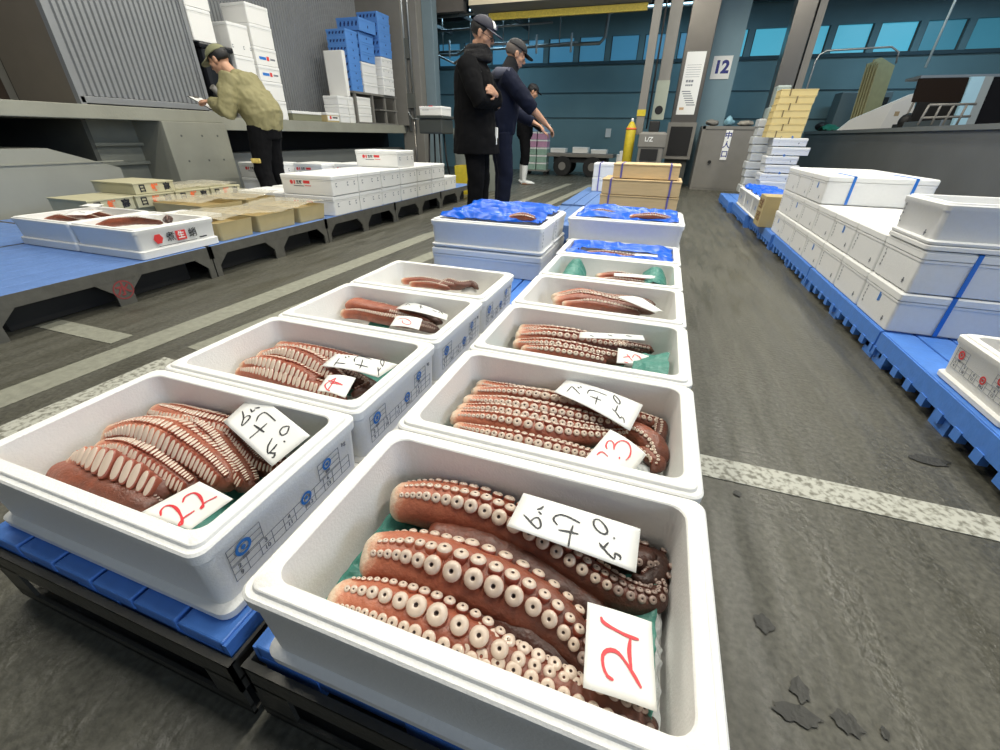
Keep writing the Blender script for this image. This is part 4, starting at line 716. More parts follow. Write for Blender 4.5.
bm=NB()
p=[(-1.005,.262,.262),(-.99,.262,.285),(-.965,.262,.296),(-.935,.262,.285),(-.925,.262,.262)]
prism(bm,[(a,c) for a,b,c in p],'y',.29,.40); bmesh.ops.bevel(bm,geom=bm.edges[:],offset=.008,segments=2,affect='EDGES'); 
tag(obj('octopus_flesh_piece',bm,mat('pale_flesh',(.62,.62,.62),.35,bump=.2,bscale=60),smooth=True),'pale cut octopus end at the left corner of the nearest left foam box','octopus piece')

# blue-bagged boxes
def bag(label,x0,x1,y0,y1,z,hole=None,amp=.016,group='blue plastic bags lining far boxes'):
    def zf(u,v):
        e=min(u,1-u,v,1-v)
        return z+.012*math.sin(min(1,e/.15)*PI/2)-.0*e+.018*math.exp(-((min(v,1-v)-.15)/.1)**2)
    return crumple('blue_bag',label,'plastic bag',x0+.038,x1-.038,y0+.038,y1-.038,zf,BAG,80,60,amp,17,group,mask=hole)
def small_arm(label,pts,rads,dk=(.1,.8),group='octopus arms in blue bags'):
    o=octo_arm('X',pts,rads,[(0,10,.8,1,1),(50,45,.7,1,1)],dk,'',False,group); o['label']=label; return o
octo_box('foam_box','white foam box with a blue bag rolled round its rim, behind the green film box',-.425,.163,2.075,2.445,ZP,HB)
crm=lambda u,v: not(.12<u<.86 and .1<v<.52)
bag('blue bag rolled along the rim of the lower bagged box',-.425,.163,2.075,2.445,.338,crm,.012)
small_arm('octopus arm between blue bag folds in the lower bagged box, rear',[(-.36,2.21,.315),(-.2,2.22,.325),(0,2.2,.32),(.12,2.19,.31)],[.02,.03,.028,.018])
small_arm('octopus arm between blue bag folds in the lower bagged box, front',[(-.33,2.15,.31),(-.15,2.145,.32),(.02,2.145,.315),(.1,2.15,.3)],[.02,.026,.024,.016],(.3,1))
o=make_card('B','white slip lying on the octopus in the lower bagged box',[[-.05,2.2,.36],[.10,2.24,.352],[.10,2.20,.345],[-.05,2.15,.352]],'ink_black',.002,[])
g='plain white foam boxes in the far centre stacks'
shut_box('plain white foam box under the right-hand blue bagged box',-.45,.17,2.46,2.90,ZP,.125,group=g)
shut_box('open white foam box with blue bag standing beside the tall left stack',-.45,.17,2.455,2.90,ZP+.13,.142,open_top=True,group=g)
bag('shiny blue bag in the right-hand upper box with pink octopus showing',-.45,.17,2.455,2.90,.462,None,.016)
small_arm('pinkish arm lying on the blue bag of the right-hand upper box',[(-.12,2.53,.478),(0,2.53,.486),(.1,2.535,.478)],[.014,.022,.014],(.15,.4))
small_arm('thin arm on the left of the right-hand upper box bag',[(-.37,2.56,.476),(-.28,2.58,.486),(-.18,2.57,.478)],[.012,.018,.012],(.3,.7))
for j,(y0,y1) in enumerate(((2.085,2.372),(2.378,2.665))):
    shut_box(['plain white foam box at the bottom front of the left bagged stack','plain white foam box at the bottom back of the left bagged stack'][j],-1.12,-.495,y0,y1,ZP,.128,group=g)
    shut_box(['white foam box with glossy blue bag in front on the left stack','white foam box with glossy blue bag at the back of the left stack'][j],-1.12,-.495,y0,y1,ZP+.132,.14,open_top=True,group=g,marks=(squiggle_mesh(40+j),endR))
bag('glossy crumpled blue bag filling the front box of the left stack',-1.12,-.495,2.085,2.372,.472,None,.014)
bag('glossy crumpled blue bag filling the back box of the left stack',-1.12,-.495,2.378,2.665,.476,None,.014)
small_arm('pink octopus arm at the right front of the left bagged stack',[(-.70,2.16,.49),(-.62,2.15,.50),(-.55,2.15,.49)],[.014,.022,.016],(.1,.4))

# ================================================================== CENTRE FAR CRATES
def crate(label,x0,x1,y0,y1,z0,z1,m=WOOD,group=None,straps=(),sm=STRAPP,chars=None,name='wooden_crate',cat='crate'):
    e=empty(name,label,cat,((x0+x1)/2,(y0+y1)/2,z0),0,group); W,D,H=(x1-x0)/2,(y1-y0)/2,z1-z0; t=.012
    bm=NB()
    for s in (-1,1):
        a,b=sorted((s*D,s*(D-t))); box(bm,-W,W,a,b,0,H-.012,0,.002)
        a,b=sorted((s*W,s*(W-t))); box(bm,a,b,-D+t,D-t,0,H-.012,0,.002)
    box(bm,-W+t,W-t,-D+t,D-t,0,.01); obj('body',bm,m,e)
    bm=NB(); box(bm,-W-.004,W+.004,-D-.004,D+.004,H-.011,H,0,.002); obj('lid',bm,m,e)
    for x in straps:
        bm=NB(); box(bm,x-.007,x+.007,-D-.006,-D-.004,0,H+.002); box(bm,x-.007,x+.007,-D-.006,D+.006,H,H+.002); obj('strap',bm,sm,e)
    if chars:
        for i,(ch,cm) in enumerate(chars):
            bm=NB(); M=frame((W+.0015,-D*.62+D*.62*i,H*.46),(0,1,0),(0,0,1)); text_bm(bm,ch,H*.72,M,0,.002); obj('stencil',bm,cm,e)
    return e
g='pale wooden crates strapped behind the bagged boxes'
crate('pale wooden crate with violet straps, topmost of the centre crates',-.375,.14,3.93,4.25,.567,.672,group=g,straps=(-.19,.19))
crate('pale wooden crate with violet straps, second from the top of the centre crates',-.445,.17,3.88,4.28,.445,.560,group=g,straps=(-.24,.23))
crate('pale wooden crate, third from the top of the centre crates',-.45,.17,3.88,4.28,.325,.440,group=g,straps=(-.24,.23))
crate('pale wooden crate at the bottom of the centre crates',-.45,.17,3.88,4.28,.203,.320,group=g)
g='white boxes strapped in violet behind the wooden crates'
for k in range(2): e=shut_box(['lower','upper'][k]+' white box with violet strap left behind the wooden crates',-.88,-.32,6.4,6.75,.203+.175*k,.173,group=g)
bm=NB(); box(bm,-.80,-.785,6.39,6.393,.2,.552); box(bm,-.80,-.785,6.39,6.76,.553,.556); tag(obj('strap',bm,STRAPP),'violet strap round the white boxes behind the wooden crates','strap')
# ================================================================== RIGHT STACKS
g='white foam boxes stacked right of the aisle'
ordn=['first','second','third','fourth','fifth','sixth','seventh']
RZ=.1365
for i in range(7):
    y0=2.158+.3545*i; x0=1.05
    for k in range(2 if (1<=i<=3) else 3):
        top=(k==2)
        lay=['bottom','middle','top'][k]
        st=()
        if i==0 and k<2: st=(-.12,)
        if i==4 and k==2: st=(-.15,.18)
        opn=(i==0 and k==2)
        shut_box(f'white foam box, {lay} layer, {ordn[i]} column from the camera on the right',x0+(.006 if k==1 else 0),x0+.60,y0,y0+.350,RZ+(.1755*k if not opn else .371),.172 if not opn else .155,m=FOAM2,group=g,marks=(squiggle_mesh(i*3+k,(i+k)%3==0),endL),straps=st,open_top=opn)
bm=NB(); loft(bm,[rr(.30,.175,.02,0),rr(.302,.177,.02,.002),rr(.302,.177,.02,.016),rr(.298,.172,.02,.019)]); o=obj('foam_cover_sheet',bm,LID,None,(1.352,2.333,RZ+.351)); tag(o,'white foam lid under the open top box of the nearest right stack','lid')
octo_box('foam_box','open white foam box with red printed circles at the right edge of the photo',1.062,1.64,1.40,1.765,RZ,HB,col=PRED,end='-x')
octo_arm('dark reddish',[(1.2,1.55,.21),(1.35,1.56,.215),(1.5,1.57,.21)],[.02,.03,.02],[(0,0,.8,1,1)],(.3,.8),'in the box with red printed circles',False,'arms in the red printed box')
# brown carton and low white boxes further along
e=empty('brown_carton','small brown carton with writing beside the white foam stacks','carton',(1.08,4.86,RZ)); bm=NB(); box(bm,-.12,.2,-.13,.13,0,.27,0,.004); obj('body',bm,KRAFT,e)
bm=NB(); M=frame((-.1215,0,.13),(0,-1,0),(0,0,1)); text_bm(bm,'生鮮',.09,M@Matrix.Translation((0,.06,0)),0,.002); text_bm(bm,'天然',.09,M@Matrix.Translation((0,-.05,0)),0,.002); obj('printed_marks',bm,mat('brown_print',(.20,.10,.04),.6),e)
for k in range(3):
    y0=5.02+.50*k; shut_box(f'low open white foam box with blue bag, {ordn[k]} beyond the brown carton',.99,1.42,y0,y0+.49,RZ,.20,open_top=True,group='low bagged boxes beyond the brown carton',marks=(squiggle_mesh(60+k,True),endL))
    bag(f'shiny blue bag in the low box, {ordn[k]} beyond the brown carton',.99,1.42,y0,y0+.49,RZ+.19,None,.03)
# white / yellow tower
g='white foam boxes of the tall mixed tower'
zs=[RZ,.245,.345,.455,.565,.675,.785]; 
for k in range(7):
    dx=(0,.01,-.01,.02,.0,.04,.02)[k]; w=(.42,.42,.44,.42,.40,.46,.42)[k]
    shut_box(f'thin white foam box, {ordn[k]} from the floor in the tall mixed tower',1.36+dx,1.36+dx+w,7.45,7.80,zs[k],.098,group=g,marks=(squiggle_mesh(70+k),endL) if k%2 else ((lambda: squiggle_mesh(80,True))(),frontF))
bm=NB(); M=frame((1.40,7.445,.50),(1,0,0),(0,0,1)); rect(bm,M,0,.05,-.03,.02,0); rect(bm,M,.06,.22,-.0,.018,0); rect(bm,M,.06,.20,-.03,-.015,0); q=[o for o in C.objects if o.get('label','').startswith('thin white foam box, fourth')][0]; obj('printed_label',bm,NAVYP,None).parent=q; o_=q.children[-1]; o_.location=-q.location
g='yellow wooden crates on top of the white tower'
for k in range(7):
    x0=1.30+(-.0,.005,.01,.01,.02,.03,.03)[k]-.02; z0=.886+.079*k
    crate(f'thin yellow wooden crate, {ordn[k]} of the yellow layers on the tall tower',x0,x0+(.42,.42,.42,.42,.41,.41,.42)[k],7.46,7.78,z0,z0+.076,WOOD2,g,straps=((-.1+.05*(k%3)),),sm=mat('crate_seam',(.22,.15,.06),.7))
# wrapped goods behind the tower, grey bins
e=empty('wrapped_stack','stack of flat goods in pale stretch wrap behind the tall mixed tower','wrapped goods',(1.36,8.02,RZ+.0)); bm=NB()
for k in range(9): box(bm,-.16+.015*((k*5)%3),.20,-.1,.2,.11*k,.11*k+.104,0,.012)
obj('layers',bm,mat('wrapped_pale',(.66,.68,.68),.35,var=.2,vscale=12,bump=.3),e)
e=empty('wrapped_bundle','small wrapped bundle on the pale stretch wrapped stack','bundle',(1.40,8.07,RZ+.99)); bm=NB(); box(bm,-.10,.12,-.08,.2,0,.14,0,.02); box(bm,-.06,.12,-.06,.18,.14,.40,0,.02); obj('cloth',bm,mat('wrap_teal_grey',(.34,.40,.38),.5,bump=.4,bscale=20),e)
def bin_(label,x0,x1,y0,y1,h,letters):
    e=empty('metal_bin',label,'bin',((x0+x1)/2,(y0+y1)/2,0)); W,D=(x1-x0)/2,(y1-y0)/2; bm=NB(); t=.02
    box(bm,-W,W,-D,-D+t,0.02,h,0,.004); box(bm,-W,W,D-t,D,.02,h); box(bm,-W,-W+t,-D+t,D-t,.02,h); box(bm,W-t,W,-D+t,D-t,.02,h); box(bm,-W,W,-D,D,0,.03); box(bm,-W-.01,W+.01,-D-.012,-D,h-.05,h); box(bm,-W,-W+.05,-D-.012,-D,0,h); obj('body',bm,PAINTG,e)
    if letters:
        bm=NB(); M=frame((-.08,-D-.016,h-.30),(1,0,0),(0,0,1)); rect(bm,M,-.055,.055,-.24,.24,1); 
        for i,ch in enumerate(letters): text_bm(bm,ch,.12,M@Matrix.Translation((0,.15-.15*i,.001)),0,.003)
        obj('plate',bm,[NAVYP,PAPER],e)
    bm=NB(); tube(bm,[(-W*.55,-D-.015,.48),(-W*.55,-D-.03,.48)],.03,10); obj('knob',bm,BLACKP,e); return e
bin_('grey metal bin with a vertical white plate beside the stainless column',.58,1.66,9.6,10.4,1.06,'中人口')
bin_('narrow grey metal bin in the gap right of the plated bin',1.70,1.95,9.45,9.85,.98,'')
for i,(x,y,sx,sz,m,l) in enumerate(((.75,9.8,.12,.05,PAINTG,'grey crumpled bag on the left of the plated metal bin'),(1.02,9.85,.09,.07,mat('pale_blue_bag',(.30,.55,.66),.4,bump=.5,bscale=20),'pale blue crumpled bag on the plated metal bin'),(1.3,9.9,.14,.05,mat('tan_bag',(.35,.32,.27),.5,bump=.5,bscale=20),'tan crumpled bag at the right of the plated metal bin'))):
    bm=NB(); ball(bm,(0,0,sz),(sx,.10,sz),sub=4)
    for v in bm.verts: v.co*=1+.35*noise.noise(v.co*11+V((i,0,0)))
    zmin=min(v.co.z for v in bm.verts)
    tag(obj('crumpled_bag',bm,m,None,(x,y,1.062-zmin)),l,'bag')

# ================================================================== LEFT GOODS
def logo(seed=0):
    k=('logo',)
    if k in _c: return _c[k]
    bm=NB(); M=Matrix.Identity(4)
    ring(bm,M@Matrix.Translation((-.16,.10,0)),0,0,.0001,.018,1,12); rect(bm,M,-.135,-.12,.085,.115,1)
    text_bm(bm,'生鮮',.034,M@Matrix.Translation((-.075,.10,0)),0,.001); rect(bm,M,-.03,.04,.092,.125,1); rect(bm,M,-.14,-.03,.068,.073,0); rect(bm,M,-.02,.05,.072,.077,1)
    _c[k]=mesh_of(bm,'printed_logo',[INK,PRED]); return _c[k]
def sidem(seed):
    k=('side',seed%4)
    if k in _c: return _c[k]
    bm=NB(); M=Matrix.Identity(4)
    for x in (-.14,.02,.12): rect(bm,M,x,x+.018,.07,.078,0); rect(bm,M,x,x+.004,.07,.10,0); rect(bm,M,x,x+.018,.095,.102,0)
    _c[k]=mesh_of(bm,'printed_marks',[PGREY]); return _c[k]
g='white foam boxes on the left platforms'
ys=[3.275,3.66,4.045,4.42,4.79,5.16,5.53]; hs=[2,2,2,3,2,2,1]
for i,(y,h) in enumerate(zip(ys,hs)):
    for k in range(h):
        e=shut_box(f'white foam box with small printed marks, {["bottom","middle","top"][k]} layer, {ordn[i]} stack along the left platform edge',-3.25,-2.70+(.0,.01,-.01)[k],y,y+(.38 if i<2 else .362),.2015+.166*k,.163,m=FOAM,group=g,marks=(sidem(i),endR))
        if i in(0,3,5): link('printed_logo',logo(),e).matrix_local=frontF(.55,.38 if i<2 else .362,.16)
g='white foam boxes behind the man in olive'
for j,(x0,y0) in enumerate(((-4.87,4.30),(-4.26,4.55),(-3.82,4.75))):
    w=.56 if j==0 else .42
    for k in range(2):
        e=shut_box(f'white foam box, {["lower","upper"][k]}, {["left of","right of","farther right of"][j]} the legs of the man in olive',x0,x0+w,y0,y0+.38,.2015+.166*k,.163,m=FOAM,group=g,marks=(sidem(j),endR))
        if k: link('printed_logo',logo(),e).matrix_local=frontF(.55,.38,.16)
shut_box('white foam box with small marks left of the two-high front stack',-3.83,-3.27,3.30,3.66,.2015,.163,m=FOAM,marks=(sidem(0),endR))
shut_box('flat white foam box among the stencilled crates and the trays',-3.83,-3.27,3.72,4.1,.2015,.163,m=FOAM,marks=(sidem(0),endR))
# two open white boxes of octopus at the front left
FL=[('open white foam box with black and red printed characters on the left platform',-3.275,-2.72),('open white foam box with pale octopus at the far left of the printed one',-3.835,-3.28)]
for i,(l,x0,x1) in enumerate(FL):
    e=shut_box(l,x0,x1,1.60,2.105,.2015,.168,m=FOAM,open_top=True,fl=.042,group='open white octopus boxes on the left platform')
    if i==0:
        bm=NB(); M=Matrix.Identity(4); ring(bm,M@Matrix.Translation((-.13,.105,0)),0,0,.0001,.028,1,6); rect(bm,M,-.145,-.115,.078,.09,1)
        text_bm(bm,'煮',.055,M@Matrix.Translation((-.055,.102,0)),0,.0004); rect(bm,M,-.022,.04,.075,.13,1); text_bm(bm,'生',.045,M@Matrix.Translation((.009,.102,.0012)),2,.001); text_bm(bm,'蛸',.055,M@Matrix.Translation((.085,.102,0)),0,.0004)
        rect(bm,M,-.14,.10,.060,.063,0); rect(bm,M,.12,.17,.066,.073,0)
        obj('printed_characters',bm,[INK,PRED,PAPER],e).matrix_local=frame((.555/2-.004+.0005,0,0),(0,1,0),(0,0,1))@Matrix.Translation((0,-.005,.004))
for w_,p,r,dk in (('pale orange',[(-3.24,1.72,.33),(-3.1,1.74,.36),(-2.98,1.8,.37),(-2.9,1.9,.35)],[.014,.026,.024,.014],(.15,.5)),('dark curled',[(-2.95,1.95,.35),(-2.88,1.93,.37),(-2.82,1.88,.36)],[.016,.022,.014],(.6,1.2)),('middle',[(-3.2,1.85,.33),(-3.08,1.87,.355),(-2.95,1.85,.36)],[.014,.025,.014],(.15,.7))):
    octo_arm(w_,p,r,[(10,20,.7,1,1)],dk,'in the printed box on the left platform',False,'arms in the printed left box')
for w_,p in (('rear',[(-3.78,1.95,.33),(-3.6,1.94,.35),(-3.4,1.93,.34)]),('front',[(-3.76,1.74,.33),(-3.6,1.75,.35),(-3.42,1.76,.335)]),('middle',[(-3.75,1.85,.33),(-3.58,1.85,.355),(-3.38,1.85,.34)])):
    octo_arm(w_,p,[.016,.025,.016],[(10,20,.8,1,1)],(.15,.7),'in the far left open box',False,'arms in the far left open box')
make_card('F','white card on the octopus in the printed box of the left platform',[[-2.98,1.75,.412],[-2.84,1.85,.405],[-2.88,1.92,.402],[-3.02,1.82,.410]],'ink_black',.004,[[[.2,.4],[.4,.6]],[[.6,.3],[.7,.7]]])
make_card('F','white tilted card on the octopus in the far left open box',[[-3.5,1.78,.40],[-3.36,1.86,.40],[-3.36,1.76,.385],[-3.48,1.70,.385]],'ink_black',.004,[[[.3,.3],[.7,.6]]])
make_card('F','white card at the back of the far left open box',[[-3.8,2.03,.395],[-3.66,2.05,.395],[-3.64,1.98,.388],[-3.78,1.96,.388]],'ink_black',.004,[])
bm=NB(); loft(bm,[rr(.20,.10,.02,0),rr(.20,.10,.02,.02)]); tag(obj('foam_cover_sheet',bm,FOAM2,None,(-3.14,2.26,.32)),'white foam lid lying behind the printed octopus box','lid')
# board trays under clear film
def tray(label,x0,x1,y0,y1,z0,h,m=KRAFT):
    e=empty('board_tray',label,'tray',((x0+x1)/2,(y0+y1)/2,z0),0,'brown board trays under clear film'); W,D=(x1-x0)/2,(y1-y0)/2; t=.008; bm=NB()
    loft(bm,[rr(W-.012,D-.012,.015,0),rr(W,D,.015,h),rr(W-t,D-t,.012,h),rr(W-.018,D-.018,.012,.012)]); obj('body',bm,m,e)
    bm=NB(); loft(bm,[rr(W-.02,D-.02,.015,.01),rr(W-.012,D-.012,.015,h*.72),rr(W-.03,D-.03,.012,h*.8)]); obj('contents',bm,mat('tray_contents',(.56,.43,.20),.4,bump=.5,bscale=25,var=.2),e); return e
tn=0
for (x0,x1) in ((-3.22,-2.74),(-3.80,-3.27)):
    for (y0,y1) in ((2.135,2.42),(2.46,2.84),(2.88,3.2)):
        if x0<-3.5 and y1<2.5: continue
        tray(['brown board tray at the platform edge beside the printed octopus box','brown board tray, middle one along the platform edge','brown board tray at the platform edge beside the white foam stack','brown board tray behind the middle edge tray','brown board tray behind the edge tray by the white stack'][tn],x0,x1,y0,y1,.2015,.115 if x0>-3.5 else .15); tn+=1
crumple('clear_film_sheet','clear glossy film draped over the brown trays at the platform edge','plastic film',-3.24,-2.72,2.15,3.21,lambda u,v:.335+.012*math.sin(v*9),CLEAR,60,90,.011,12)
crumple('clear_film_sheet','clear glossy film draped over the rear brown trays','plastic film',-3.82,-3.26,2.45,3.25,lambda u,v:.372+.015*math.sin(v*8),CLEAR,50,70,.012,12)
g='pale crates with stencilled characters'
for k in range(4): crate(f'pale crate with orange and black stencilled characters, {ordn[k]} of the stencilled row from the camera',-4.30,-3.86,2.06+.33*k,2.06+.33*k+.31,.315,.405,CRATE,g,chars=(('日',INK),('鮮',PORANGE),('高',INK)),name='stencilled_crate')
for k in range(4): crate(f'pale crate in the lower layer under the stencilled row, {ordn[k]} from the camera',-4.30,-3.90,2.06+.33*k,2.06+.33*k+.31,.2015,.31,CRATE,g,name='stencilled_crate')
crate('pale crate with stencilled characters, single one on top of the stencilled row',-4.36,-3.88,2.42,2.74,.408,.49,CRATE,g,chars=(('日',INK),('鮮',PORANGE),('高',INK)),name='stencilled_crate')
crumple('clear_film_sheet','thin clear film over the top stencilled crates','plastic film',-4.38,-3.87,2.75,3.36,lambda u,v:.42,CLEAR,30,40,.014,14)

# ================================================================== GOODS ON THE LEFT DOCK LEDGE
ZL=1.001
e=empty('black_tub','big black curved tub behind the man in olive on the dock ledge','tub',(-5.42,4.62,ZL)); bm=NB()
box(bm,-.3,.28,-.16,.25,.20,.70,0,.05); box(bm,-.32,.30,-.18,.27,.66,.72,0,.02); box(bm,-.28,.2,-.14,.22,0,.2,0,.05); obj('body',bm,mat('black_shiny',(.01,.011,.014),.3),e)
bm=NB(); tube(bm,[(.29,-.16,.30),(.30,-.02,.16),(.30,.12,.10),(.30,.24,.09)],(.035),8); obj('lip',bm,PAINTG,e)
g='white foam boxes stacked on the left dock ledge'
def ledge(label,x1,y0,y1,z0,z1,w=.4,marks=None,m=FOAM,g=g,**k): return shut_box(label,x1-w,x1,y0,y1,z0,round(z1-z0-.002,3),m=m,group=g,marks=marks,**k)
ledge('large white foam box, lower of two on the black tub',-5.13,4.40,4.70,ZL+.721,2.02); ledge('large white foam box, upper of two on the black tub',-5.13,4.40,4.72,2.02,2.36)
for k,(a,b_) in enumerate(((1.001,1.33),(1.33,1.66),(1.66,1.98))): ledge(f'large white foam box, {["bottom","middle","top"][k]} of the ledge stack nearer the man in olive',-5.14,4.90,5.20,a,b_,marks=(sidem(k),endR) if k==2 else None)
for k,(a,b_) in enumerate(((1.001,1.22),(1.22,1.43),(1.43,1.60),(1.60,1.79),(1.79,2.02),(2.02,2.22))): 
    e=ledge(f'white foam box, layer {["one","two","three","four","five","six"][k]} of the taller ledge stack',-5.12,5.22,5.58,a,b_)
    if k in(2,3):
        bm=NB(); M=Matrix.Identity(4); rect(bm,M,-.13,-.02,.06,.09,0); rect(bm,M,-.01,.03,.055,.10,1); rect(bm,M,.05,.13,.065,.085,2); obj('printed_label',bm,[PBLUE,PRED,PGREY],e).matrix_local=endR(.4,.36,.17)
shut_box('long low olive grey carton on the dock ledge',-5.55,-5.14,5.68,6.30,ZL,.12,m=mat('olive_carton',(.22,.22,.14),.6),name='low_carton',cat='carton')
e=shut_box('small pale carton with a red mark on the dock ledge',-5.5,-5.14,6.42,6.72,ZL,.13,m=KRAFT,name='small_carton',cat='carton'); bm=NB(); M=Matrix.Identity(4); rect(bm,M,-.14,.14,.02,.10,2); ring(bm,M,-.07,.06,.001,.025,0,10,t=.0015); rect(bm,M,-.02,.10,.05,.07,1,t=.0015); obj('printed_label',bm,[PRED,INK,PAPER],e).matrix_local=endR(.36,.30,.13)
for k in range(3):
    ledge(f'small white foam box, {["bottom","middle","top"][k]} beside the metal rack on the ledge, nearer pile',-5.14,6.75,7.0,ZL+.125*k,ZL+.125*(k+1),.3,m=FOAM2)
    ledge(f'small white foam box, {["bottom","middle","top"][k]} beside the metal rack on the ledge, farther pile',-5.14,7.01,7.16,ZL+.125*k,ZL+.125*(k+1),.3,m=FOAM)
bm=NB(); box(bm,-.36,0,-.04,.04,0,.62,0,.012); tag(obj('foam_slab',bm,FOAM,None,(-5.14,7.06,ZL+.377)),'tall white foam panel standing on the small ledge boxes','foam panel')
e=empty('metal_rack','grey metal rack on the dock ledge carrying the blue crates','rack',(-5.4,7.8,ZL)); bm=NB()
for x in (-.25,.23):
    for y in (-.60,-.10,.30,.66): bm=NB(); box(bm,x,x+.04,y,y+.04,0,.44); obj('post',bm,PAINTG,e)
bm=NB(); box(bm,-.27,.28,-.62,.72,.44,.47); box(bm,-.27,.28,-.62,.72,.0,.02); box(bm,-.27,.28,.1,.72,.22,.24); obj('shelf',bm,PAINTG,e)
def bcrate(label,x0,x1,y0,y1,z0,h,rz=0):
    e=empty('blue_crate',label,'crate',((x0+x1)/2,(y0+y1)/2,z0),rz,'blue plastic crates piled on the ledge rack'); W,D=(x1-x0)/2,(y1-y0)/2; bm=NB()
    loft(bm,[rr(W-.008,D-.008,.012,0,2),rr(W-.004,D-.004,.012,h-.03,2),rr(W,D,.012,h-.028,2),rr(W,D,.012,h,2),rr(W-.01,D-.01,.01,h,2),rr(W-.014,D-.014,.01,.01,2)]); obj('body',bm,mat('crate_blue',(.10,.27,.66),.45,var=.08),e)
    bm=NB(); M=frame((0,-D+.0045-.0006,0),(1,0,0),(0,0,1))
    for i in range(5): x=-W*.7+W*.34*i; rect(bm,M,x,x+.025,h*.35,h*.6,0); rect(bm,M,x+.01,x+.035,h*.5,h*.72,0)
    M=frame((W-.0039,0,0),(0,1,0),(0,0,1)); rect(bm,M,-.012,.012,h*.35,h*.55,0); obj('printed_marks',bm,mat('crate_mark',(.01,.03,.16),.5),e); return e
for k in range(8): bcrate(f'blue plastic crate, layer {["one","two","three","four","five","six","seven","eight"][k]} of the nearest blue pile',-5.52,-5.14,7.18,7.50,1.473+.103*k,.10)
for k in range(3): bcrate(f'blue plastic crate, {["lowest","middle","third"][k]} of the second blue pile',-5.50,-5.15,7.56,7.98,1.92+.135*k,.13)
bcrate('large blue plastic crate turned outward near the top of the second blue pile',-5.55,-5.10,7.53,8.02,2.327,.17)
for k in range(5): bcrate(f'blue plastic crate, layer {["one","two","three","four","five"][k]} of the farthest blue pile',-5.5,-5.08,8.06,8.45,2.05+.125*k,.12)
for k in range(3): ledge(f'grey white foam box under the second blue pile, {["lowest","middle","upper"][k]}',-5.16,7.56,7.98,1.472+.148*k,1.472+.148*(k+1),.34,m=FOAM2)
for k in range(4): ledge(f'white foam box under the farthest blue pile, {["lowest","second","third","uppermost"][k]}',-5.08,8.06,8.42,1.472+.143*k,1.472+.143*(k+1),.40,m=FOAM2,marks=(sidem(k),endR))
for k in range(3): ledge(f'white foam box inside the metal rack, {["lowest","middle","upper"][k]}',-5.14,7.26,7.66,ZL+.022+.125*k,ZL+.022+.125*(k+1),.28,m=FOAM)

# weighing scale on a stand, yellow crate, grey bin by the jamb
e=empty('weighing_scale','grey platform scale on thin legs with a white box on it near the left jamb','scale',(-3.45,6.85,0)); 
bm=NB(); box(bm,-.20,.20,-.2,.2,.86,1.06,0,.02); box(bm,-.22,.22,-.22,.22,1.06,1.10,0,.01); obj('platform',bm,mat('scale_dark',(.05,.055,.05),.5),e)
for x,y in ((-.17,-.17),(.17,-.17),(-.17,.17),(.17,.17)):
    bm=NB(); tube(bm,[(x*.5,y*.5,.86),(x*.6,y*.6,.5),(x,y,0)],.014,8); obj('leg',bm,BLACKP,e)
bm=NB(); tube(bm,[(-.33,-.1,0),(-.33,-.1,1.02)],.018,8); obj('pole',bm,STAIN,e)
shut_box('white foam box resting on the scale by the left jamb',-3.64,-3.26,6.68,7.02,1.102,.12,m=FOAM,marks=(logo(),frontF))
e=empty('yellow_crate','yellow plastic crate low behind the white boxes by the scale','crate',(-2.95,7.0,0)); bm=NB(); loft(bm,[rr(.20,.14,.02,0),rr(.22,.16,.02,.42),rr(.205,.145,.02,.42),rr(.21,.15,.02,.03)]); obj('body',bm,YEL,e)
e=empty('grey_bin','pale grey bin behind the scale and the yellow crate','bin',(-3.05,7.75,0)); bm=NB(); loft(bm,[rr(.38,.25,.03,0),rr(.42,.28,.03,.95),rr(.40,.26,.03,.95),rr(.36,.23,.03,.03)]); obj('body',bm,mat('pale_bin',(.25,.27,.24),.5,var=.1),e)
bm=NB(); ball(bm,(0,0,0),(.16,.12,.14),sub=4)
for v in bm.verts: v.co*=1+.3*noise.noise(v.co*12)
zmin=min(v.co.z for v in bm.verts); tag(obj('blue_cloth_bundle',bm,mat('teal_blue_cloth',(.03,.12,.28),.6),None,(-2.95,7.75,.952-zmin)),'small blue crumpled bundle on the pale grey bin','bundle')

# ================================================================== BACK HALL
e=empty('flatbed_cart','low grey flatbed cart with big black wheels in the back hall','cart',(-1.88,11.7,0)); bm=NB(); box(bm,-.85,.75,-.35,.35,.42,.50,0,.01); box(bm,-.7,.6,-.25,.25,.30,.42,1); obj('bed',bm,[PAINTG,BLACKP],e)
for x in (-.45,.28):
    for y in (-.33,.33):
        bm=NB(); tube(bm,[(x,y-.05,.22),(x,y+.05,.22)],.22,22); obj('wheel',bm,BLACKP,e)
        bm=NB(); tube(bm,[(x,y-.058,.22),(x,y+.058,.22)],.09,14); obj('hub',bm,PAINTG,e)
for k,(x,h) in enumerate(((-2.5,.10),(-1.95,.13),(-1.5,.09))): shut_box(f'flat pale box on the flatbed cart, {["left","middle","right"][k]}',x-.19,x+.19,11.5,11.8,.504,h,group='pale boxes on the flatbed cart',m=FOAM)
for k in range(3): shut_box(f'white foam box by the cart in the back hall, {["bottom","middle","top"][k]} of the pile',-1.05,-.82,11.3,11.6,.002+.17*k,.165,group='white boxes right of the flatbed cart',m=FOAM)
for k in range(3): shut_box(f'white foam box, {["bottom","middle","top"][k]} of the pile by the yellow cylinder',-.93,-.74,10.6,10.9,.002+.2*k,.195,group='white boxes beside the gas cylinder',m=FOAM)
wrapm=[mat('wrap_green',(.30,.45,.36),.4,var=.2,vscale=20),mat('wrap_pink',(.55,.30,.45),.4,var=.2,vscale=20),mat('wrap_blue',(.25,.42,.62),.4,var=.2,vscale=20)]
